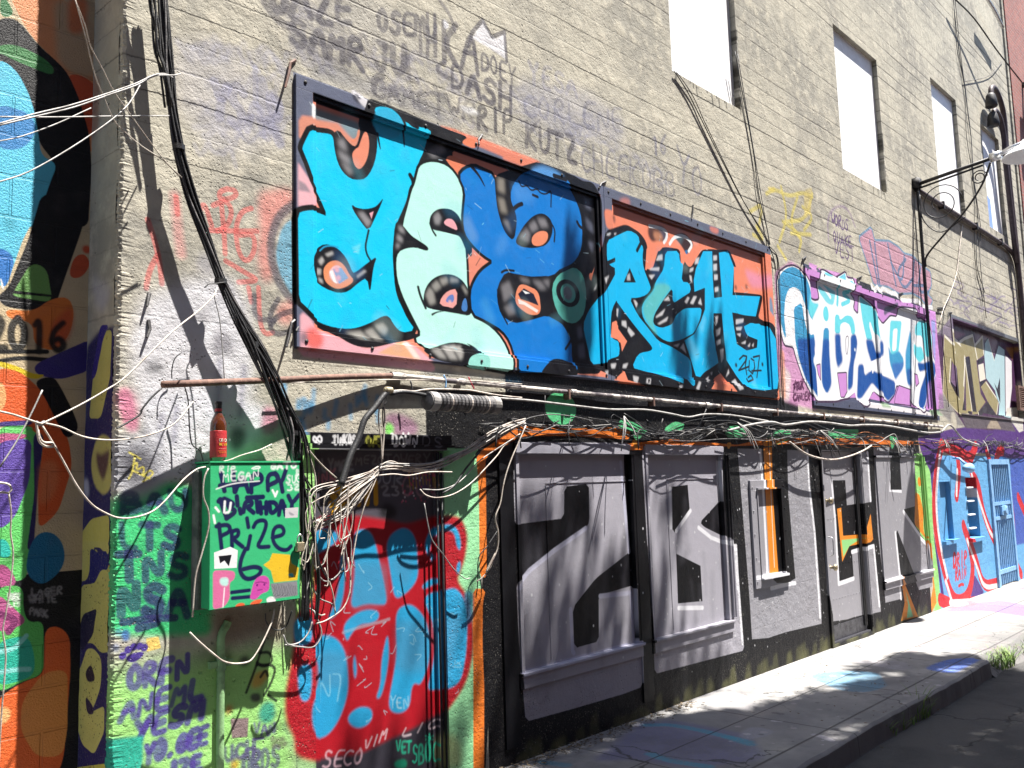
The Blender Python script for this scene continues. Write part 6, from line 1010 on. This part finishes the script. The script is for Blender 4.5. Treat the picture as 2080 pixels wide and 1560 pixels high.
for spec, y, r, mat, lab in (
    ('G 155,395 200,480 260,640 290,780 280,1000 260,1100', -.13, .005, MWHITE, 'white wire dropping from the nail down the light green strip'),
    ('G 155,395 230,530 330,650 440,750', -.13, .0045, MWHITE, 'white wire from the nail slanting to the red and white tags'),
    ('G 165,440 185,600 200,720 280,900 350,1040', -.10, .006, MBLACK, 'black wire crossing the light green strip'),
    ('G 200,720 250,800 290,860 210,870 190,830 300,840', -.1, .005, MBLACK, 'curled black wire on the light green strip'),
    ('G 750,210 740,330 760,480 765,640', -.13, .005, MWHITE, 'left white wire hanging straight from the thick cable bend'),
    ('G 775,190 785,330 775,500 765,640', -.13, .006, MWHITE, 'right white wire hanging straight from the thick cable bend'),
    ('G 790,150 800,190 770,260 775,380', -.13, .004, MBLACK, 'thin black wire at the thick cable bend'),
    ('G 740,730 850,720 960,730 1100,705 1270,705', -.12, .005, MWHITE, 'straight pale wire end over the purple tag'),
    ('G 1040,830 1080,870 1160,890 1280,865 1400,790 1500,690 1600,580 1650,510 1760,430', (-.09, -.12), .005, MWHITE, 'pale wire looping low right of the doorway'),
    ('G 1060,830 1200,830 1330,770 1450,640 1560,560 1700,470', (-.09, -.12), .0045, MGREY, 'grey wire looping below the sweep of pale wires'),
    ('G 1200,860 1290,800 1370,680 1470,560', -.1, .008, MBLACK, 'black wire stub slanting over the green pilaster'),
    ('Q 375,430 320,560 280,650 240,760 215,860 195,980 160,1080 180,1180 175,1300 120,1420 95,1456 H 1290,300 1260,380 1215,440 1180,465', (-.16, -.12), .005, MWHITE, 'long white wire hanging down in front of the black shop window edge'),
    ('H 1300,170 1240,260 1190,330 1185,480 1175,560', -.08, .004, MBLACK, 'thin black wire on the orange stripe'),
    ('G 1070,930 1100,1100 1130,1200 1200,1290 1280,1400 1360,1470 1400,1470', -.10, .004, MGREY, 'thin grey wire drooping across the right of the throw-up'),
    ('V 250,515 400,505 560,520 700,495 900,488 1300,500 1500,530 1750,575 2080,610', -.16, .006, MWHITE, 'pinkish white wire running along the top of the ribbed joint'),
    ('G -20,60 200,60 560,55 800,40 1200,45 1500,52 1773,72', -.07, .004, MWHITE, 'thin white wire strung just under the rusty pipe'),
    ('V 980,290 1000,340 1010,400 1005,480', -.07, .006, MBLUE, 'blue cord tied round the rusty pipe'),
    ('V 1330,320 1350,370 1380,430 1410,490', -.07, .005, plain('red_cord', (.5, .05, .08), .6), 'red cord tied round the rusty pipe'),
    ('V 510,370 530,450 540,560', -.09, .006, MDUST, 'short dark strap holding the thick cables'),
): cable(spec, [q*.62 for q in y] if isinstance(y, tuple) else y*.62, r*.85, mat, lab, 'wire', 'wire', FAN, 5)

# ================================================================== the tangle of wires above the silver letters
TG = 'tangled wires above the black shop front'; rr = random.Random(33)
knots = [(3.95, 2.10), (4.35, 2.14), (4.9, 2.13), (5.45, 2.19), (6.0, 2.09), (6.6, 2.14), (7.15, 2.19), (7.9, 2.13), (8.7, 2.18), (9.4, 2.10), (10.2, 2.17), (11.0, 2.10), (11.8, 2.13), (12.6, 2.14), (13.4, 2.19), (14.4, 2.14), (15.4, 2.18), (16.6, 2.16), (17.6, 2.18)]
KX, KZ = zip(*knots)
for i in range(105):
    x = rr.uniform(3.9, 16.6) if i > 40 else rr.uniform(4.2, 9.0); L_ = rr.choice((.5, .8, 1.3, 2.2, 3.0))*rr.uniform(.7, 1.2); n = max(3, int(L_/.4)); s0 = rr.gauss(0, .045); sag = rr.uniform(.0, .09); P_ = []
    y0 = -rr.uniform(.015, .07)
    for k in range(n+1):
        f = k/n; xx_ = x+L_*f; zc = np.interp(xx_, KX, KZ); P_.append((xx_, y0+rr.uniform(-.02, .02), zc+s0*math.sin(3*f+i)-sag*4*f*(1-f)*rr.uniform(.8, 1.1)+rr.uniform(-.012, .012)))
    if rr.random() < .4: P_.append((P_[-1][0]+rr.uniform(-.02, .12), y0-rr.uniform(0, .05), P_[-1][2]+rr.choice((-1, -1, 1))*rr.uniform(.05, .2)))
    if rr.random() < .25: P_.insert(0, (P_[0][0]-rr.uniform(.02, .12), y0-.03, P_[0][2]-rr.uniform(.05, .18)))
    mt = MBLACK if i % 10 < 5 else MDUST if i % 10 < 8 else MGREY
    if 8.4 < x < 11.6 and i % 3 == 0: mt = MORG
    tag(MB().tube(smooth_path(P_, 4), rr.uniform(.0025, .0055), 4).build('wire', mt, None, True), 'thin dark wire in the tangle above the black and purple shop fronts', 'wire', TG)
for x in (5.5, 7.2, 8.9, 10.9, 12.7, 14.5):
    for j in range(3):
        a, b_ = rr.uniform(-.1, .1), rr.uniform(-.25, -.1); tag(MB().tube(smooth_path([(x, -.08, np.interp(x, KX, KZ)+.03), (x+a, -.14, np.interp(x, KX, KZ)-.05), (x+a*2, -.17, np.interp(x, KX, KZ)+b_)], 4), .005, 4).build('wire', MGREY, None, True), 'thin dark wire in the tangle above the black and purple shop fronts', 'wire', TG)
cable('Q 180,240 400,255 700,290 960,318 1210,320 1400,350 1520,372 1640,352 1830,360 2080,400', -.08, .008, MGREY, 'thick grey cable rising and dipping just below the pipe', 'wire', 'wire', None, 6)
cable('S 0,190 150,150 300,130 400,150 560,128 700,135 850,155 960,150 1100,155 1250,180 1400,205 1500,200', -.09, .012, MGREY, 'pale grey cable wavering above the orange-sprayed wires', 'wire', 'wire', None, 6)
cable('S 430,270 560,360 720,395 850,370 950,330 1005,295', -.1, .010, MWHITE, 'white wire hanging in a curve before the steel door', 'wire', 'wire', None, 6)
cable('S 1500,200 1560,150 1640,240 1700,270 1760,290', -.14, .013, MGREY, 'pale wire zigzag over the purple paint', 'wire', 'wire', None, 5)

# ================================================================== thin cables crossing the upper wall
UP = 'thin cables on the upper wall'
for spec, y, r, mat, lab in (
    ('N 1372,92 1400,130 1480,260 1560,420 1700,700 1860,1010 2000,1250 2090,1400', -.018, .008, MBLACK, 'left of two cables slanting from under the first window'),
    ('N 1390,100 1430,150 1520,290 1600,470 1740,760 1900,1080 2040,1300 2095,1400', -.018, .007, MDUST, 'right of two cables slanting from under the first window'),
    ('N 1830,-60 1880,220 1930,480 1975,740 2010,1020 2070,1270 2090,1390', -.018, .008, MBLACK, 'left of two cables dropping steeply beside the first window'),
    ('N 1850,-40 1910,330 1950,560 1990,800 2040,1100 2095,1400', -.018, .007, MDUST, 'right of two cables dropping steeply beside the first window'),
    ('L 1285,380 1310,440 1350,490 1360,700 1370,900 1375,1200 1390,1500', -.018, .009, MBLACK, 'black cable down the right end of the long panel'),
    ('L 1290,400 1345,460 1365,560 1372,780 1380,1050 1400,1540', -.022, .007, MDUST, 'thin cable beside the black one at the long panel end'),
    ('L 1290,395 1300,420 1330,500 1335,560', -.018, .007, MBLACK, 'short black cable end at the panel corner'),
    ('P 960,-60 975,120 1010,400 1040,560 1060,750 1085,950 1090,1150 O 1400,200 1390,460 1440,640', -.022, .010, MBLACK, 'first of the long cables hanging between the last windows'),
    ('P 970,-60 1000,250 1035,540 1055,700 1080,900 1100,1200 O 1415,240 1410,420 1450,800', -.022, .009, MDUST, 'second of the long cables hanging between the last windows'),
    ('P 965,0 985,300 1020,480 1045,640 1050,900 1110,1250 O 1380,60 1380,430 1430,700', -.022, .008, MBLACK, 'third of the long cables hanging between the last windows'),
    ('P 960,-20 1100,120 1250,330 1430,560', (-.1, -.3), .02, MBLACK, 'black cable slanting down right to the brick building'),
    ('P 1030,540 1200,500 1290,400', -.018, .008, MDUST, 'thin cable rising right between the last windows'),
    ('O 1310,190 1290,350 1270,520 1230,650 1190,740 1165,830', -.018, .012, MWHITE, 'white cable running down from the last windows'),
    ('O 1275,510 1300,590 1310,650', -.018, .009, MWHITE, 'white branch off the white cable'),
    ('O 330,430 350,560 360,900 380,1200', -.03, .007, MBLACK, 'black cable down the left edge of the lilac panel'),
    ('O 1150,740 1190,760 1180,900 1200,1100 1220,1340', -.018, .009, MBLACK, 'thin cable between the lilac and the stone brown panels'),
    ('P 1180,-20 1230,60 1290,180', -.2, .05, MSTEEL, 'bright pipe end at the top right corner'),
): cable(spec, y, r*.62, mat, lab, 'wall_cable', 'cable', UP, 5)

# ================================================================== iron hooks and nails left in the wall
HK = 'iron hooks left in the concrete'
for spec, y, lab in (('M 345,425 310,445 300,520 275,615', (0, -.1), 'long rusty hook above the left corner of the first panel'), ('M 1660,950 1635,985 1640,1020', (0, -.07), 'small hook over the top of the blue letters'), ('J 185,1070 140,1110 120,1220 95,1320', (0, -.1), 'black hook by the lower left corner of the first panel'), ('J 215,1090 205,1130 180,1180', (0, -.06), 'stubby black hook touching the lower left panel corner'),  # the first one's long lower part is the nail's shadow, modelled solid
                     ('L 770,125 768,190 762,222', (0, -.06), 'black spike above the second panel'), ('N 855,925 820,940 812,960', (0, -.06), 'short spike where the two panels meet'), ('B 1050,680 1035,770', (0, -.06), 'short nail on the silver cloud'), ('B 1045,870 1055,930 1035,990', (0, -.06), 'dark hook below the nail on the silver cloud'),
                     ('G 150,355 155,395', (0, -.12), 'rusty nail holding the white wires'), ('O 350,425 330,440 335,460', (0, -.08), 'hook at the top left of the lilac panel'), ('O 690,545 665,555 668,600', (0, -.06), 'hook on the top edge of the lilac panel'), ('O 940,645 920,650 925,700', (0, -.06), 'hook over the right half of the lilac panel'), ('O 1200,735 1155,735 1160,770', (0, -.06), 'hook at the top right corner of the lilac panel'),
                     ('O 1240,765 1220,765 1220,800', (0, -.06), 'hook at the top left of the stone brown panel'), ('K 300,1375 315,1440 318,1470', (0, -.04), 'small metal latch at the bottom of the blue panel')):
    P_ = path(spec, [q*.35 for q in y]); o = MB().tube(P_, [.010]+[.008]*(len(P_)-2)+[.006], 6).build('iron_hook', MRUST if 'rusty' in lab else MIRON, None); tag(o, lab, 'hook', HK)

# ================================================================== weeds, dead leaves
def blades(name, label, c, n, rad, h, seed, grp='weeds along the kerb'):
    q = random.Random(seed); mb = MB()
    for i in range(n):
        a, d = q.uniform(0, 6.28), rad*math.sqrt(q.random()); x, y = c[0]+d*math.cos(a)*1.6, c[1]+d*math.sin(a)*.55; hh = h*q.uniform(.35, 1.1); l = q.uniform(0, 6.28); b_ = hh*q.uniform(.15, .9); wd = q.uniform(.0025, .005)
        P_ = [(x+b_*math.cos(l)*f*f, y+b_*math.sin(l)*f*f, c[2]+hh*(f-.25*f*f)) for f in (0, .4, .75, 1)]; s_ = (-math.sin(l)*wd, math.cos(l)*wd)
        V = [];
        for k, p in enumerate(P_): w2 = (1, .9, .6, .05)[k]; V += [(p[0]-s_[0]*w2, p[1]-s_[1]*w2, p[2]), (p[0]+s_[0]*w2, p[1]+s_[1]*w2, p[2])]
        mb.add(V, [(0, 1, 3, 2), (2, 3, 5, 4), (4, 5, 7, 6)])
    return tag(mb.build(name, MGRASS), label, 'weed', grp)
for sp, n, rad, h, lab in (('T 1910,740', 420, .20, .20, 'bright green weed clump at the end of the kerb'), ('T 2040,640', 420, .3, .17, 'sunlit weed clump beyond the kerb end'), ('T 1140,1200', 160, .14, .16, 'shaded weed tuft lowest along the kerb'), ('T 1230,1150', 130, .13, .11, 'small shaded weed tuft in the middle of the kerb'), ('T 1340,1090', 190, .14, .17, 'shaded weed tuft with tall blades near the kerb middle')):
    q = on_z(*pts(sp)[0], -.15); blades('weed_clump', lab, (float(q[0]), float(q[1]), -.15), n, rad, h, int(q[0]*100))
for sp in ('T 1340,1000',):
    q = on_z(*pts(sp)[0], -.05); blades('weed_stalk', 'thin dry weed stalks standing up at the kerb edge', (float(q[0]), float(q[1])-.02, -.12), 12, .06, .3, 5)
lf = MB(); rr = random.Random(9)
for i in range(700):
    x = 3.9+2.4*rr.random()**1.3; y = -.03-abs(rr.gauss(0, .07)); a = rr.uniform(0, 6.28); s_ = rr.uniform(.004, .016)
    if i > 600: x, y = rr.uniform(6.3, 9), rr.uniform(-1.5, -.1)
    z = .003+rr.uniform(0, .018) if y > -1.38 else -.14; V = [(x+s_*math.cos(a+k)*(1 if k % 2 else .6), y+s_*math.sin(a+k)*(1 if k % 2 else .6), z+rr.uniform(0, .008)) for k in (0, 1.57, 3.14, 4.71)]; lf.add(V, [(0, 1, 2, 3)])
o = lf.build('leaf_litter', MLITTER); o['kind'] = 'stuff'; tag(o, 'dead leaves and grit gathered at the foot of the black wall', 'leaf litter')

# ================================================================== what throws the shade: a street tree beside the camera and an added, unseen second tree
def back(p, zt): k = (zt-p[2])/SUN.z; return (p[0]+SUN.x*k, p[1]+SUN.y*k, zt)
rr = random.Random(77); tr = thing('street_tree', 'leafy street tree whose crown shades the pavement and the silver letters', 'tree', (9.5, -5.6, -.15)); lv = MB()
def leaf(p, s_):
    n_ = Vector((rr.gauss(0, .5), rr.gauss(0, .5), 1)).normalized(); a = n_.orthogonal().normalized(); a.rotate(Matrix.Rotation(rr.uniform(0, 6.28), 3, n_)); b_ = n_.cross(a); p = Vector(p)
    lv.add([p-a*s_, p-b_*s_*.5, p+a*s_, p+b_*s_*.5], [(0, 1, 2, 3)])
SH = []   # (centre in the shaded place, spread x, y, z, leaves)
SH += [((4.95, 0, .75), .62, 0, .55, 170), ((5.0, 0, .15), .7, 0, .3, 360), ((6.0, 0, .55), .3, 0, .5, 70), ((6.5, 0, .2), .35, 0, .15, 40), ((5.05, 0, 3.0), .07, 0, .34, 80), ((5.2, 0, 2.9), .05, 0, .34, 60), ((6.5, 0, 2.75), .10, 0, .24, 70), ((7.05, 0, 2.8), .08, 0, .26, 60), ((4.8, 0, 1.6), .3, 0, .15, 30), ((6.2, 0, 1.6), .3, 0, .15, 20)]
for x in np.arange(3.6, 9.5, .3): SH.append(((x, -2.7, -.15), .3, .7, 0, 950)); SH.append(((x, -1.6, -.15), .25, .16, 0, 420)); SH.append(((x, -1.41, -.07), .2, .03, .04, 160))
for x in np.arange(3.0, 5.9, .3): SH.append(((x, -.75, 0), .25, .48, 0, 1100))
for x, y, n in ((6.2, -1.0, 800), (6.7, -1.15, 650), (7.3, -1.25, 450), (7.0, -.8, 260), (8.1, -1.2, 450), (8.6, -.95, 520), (8.9, -.8, 330), (9.1, -1.2, 350), (5.9, -.45, 420), (7.6, -.95, 260), (6.0, -.8, 600), (6.5, -.75, 420), (7.0, -1.0, 400), (7.8, -1.1, 350), (8.3, -.7, 160), (5.6, -.3, 260)): SH.append(((x, y, 0), .24, .13, 0, n))
for c, sx, sy, sz, n in SH:
    for i in range(n):
        p = (c[0]+rr.gauss(0, sx*.7), c[1]+rr.gauss(0, sy*.7), c[2]+rr.gauss(0, sz*.7))
        if c[1] == 0 and c[2] > 0 and p[0] < 4.25: continue
        leaf(back(p, rr.uniform(8.6, 11.6)), rr.uniform(.05, .085))
lv.build('crown', MLEAF, tr); tk = MB(); tk.tube([(9.5, -5.6, -.15), (9.45, -5.6, 3), (9.3, -5.4, 6), (9.0, -5.0, 8), (8.7, -4.5, 10)], [.22, .19, .16, .12, .07], 10)
for e in ((7.2, -2.9, 9.9), (8.2, -3.6, 10.6), (11.0, -4.6, 10.3), (6.4, -5.2, 10.2)): tk.tube(smooth_path([(9.1, -5.1, 7.6), ((9+e[0])/2, (-4.9+e[1])/2-.1, 9.0), e], 4), [.07, .06, .055, .05, .045, .035, .03, .02, .012], 6)
tk.build('trunk', MBARK, tr, True)
t2 = thing('street_tree', 'second leafy street tree behind the camera, added to shade the ground', 'tree', (-1.5, -8, -.15)); lv = MB()  # unseen tree put in to keep light bouncing off the ground down
for i in range(15000): p = (rr.uniform(-9, 3.4), rr.uniform(-7.5, -.75), -.1); leaf(back(p, rr.uniform(8.6, 11.6)), rr.uniform(.07, .12))
lv.build('crown', MLEAF, t2); MB().tube([(-1.5, -8, -.15), (-1.4, -7.8, 4), (-.8, -7, 8), (.2, -6.2, 10)], [.24, .2, .14, .06], 10).tube([(-.9, -7.2, 7.5), (-3.5, -6.6, 9.6), (-5, -6, 10.3)], [.1, .07, .03], 6).tube([(-.8, -7, 8), (1.6, -4.6, 10), (3, -3.5, 10.4)], [.1, .06, .02], 6).build('trunk', MBARK, t2, True)
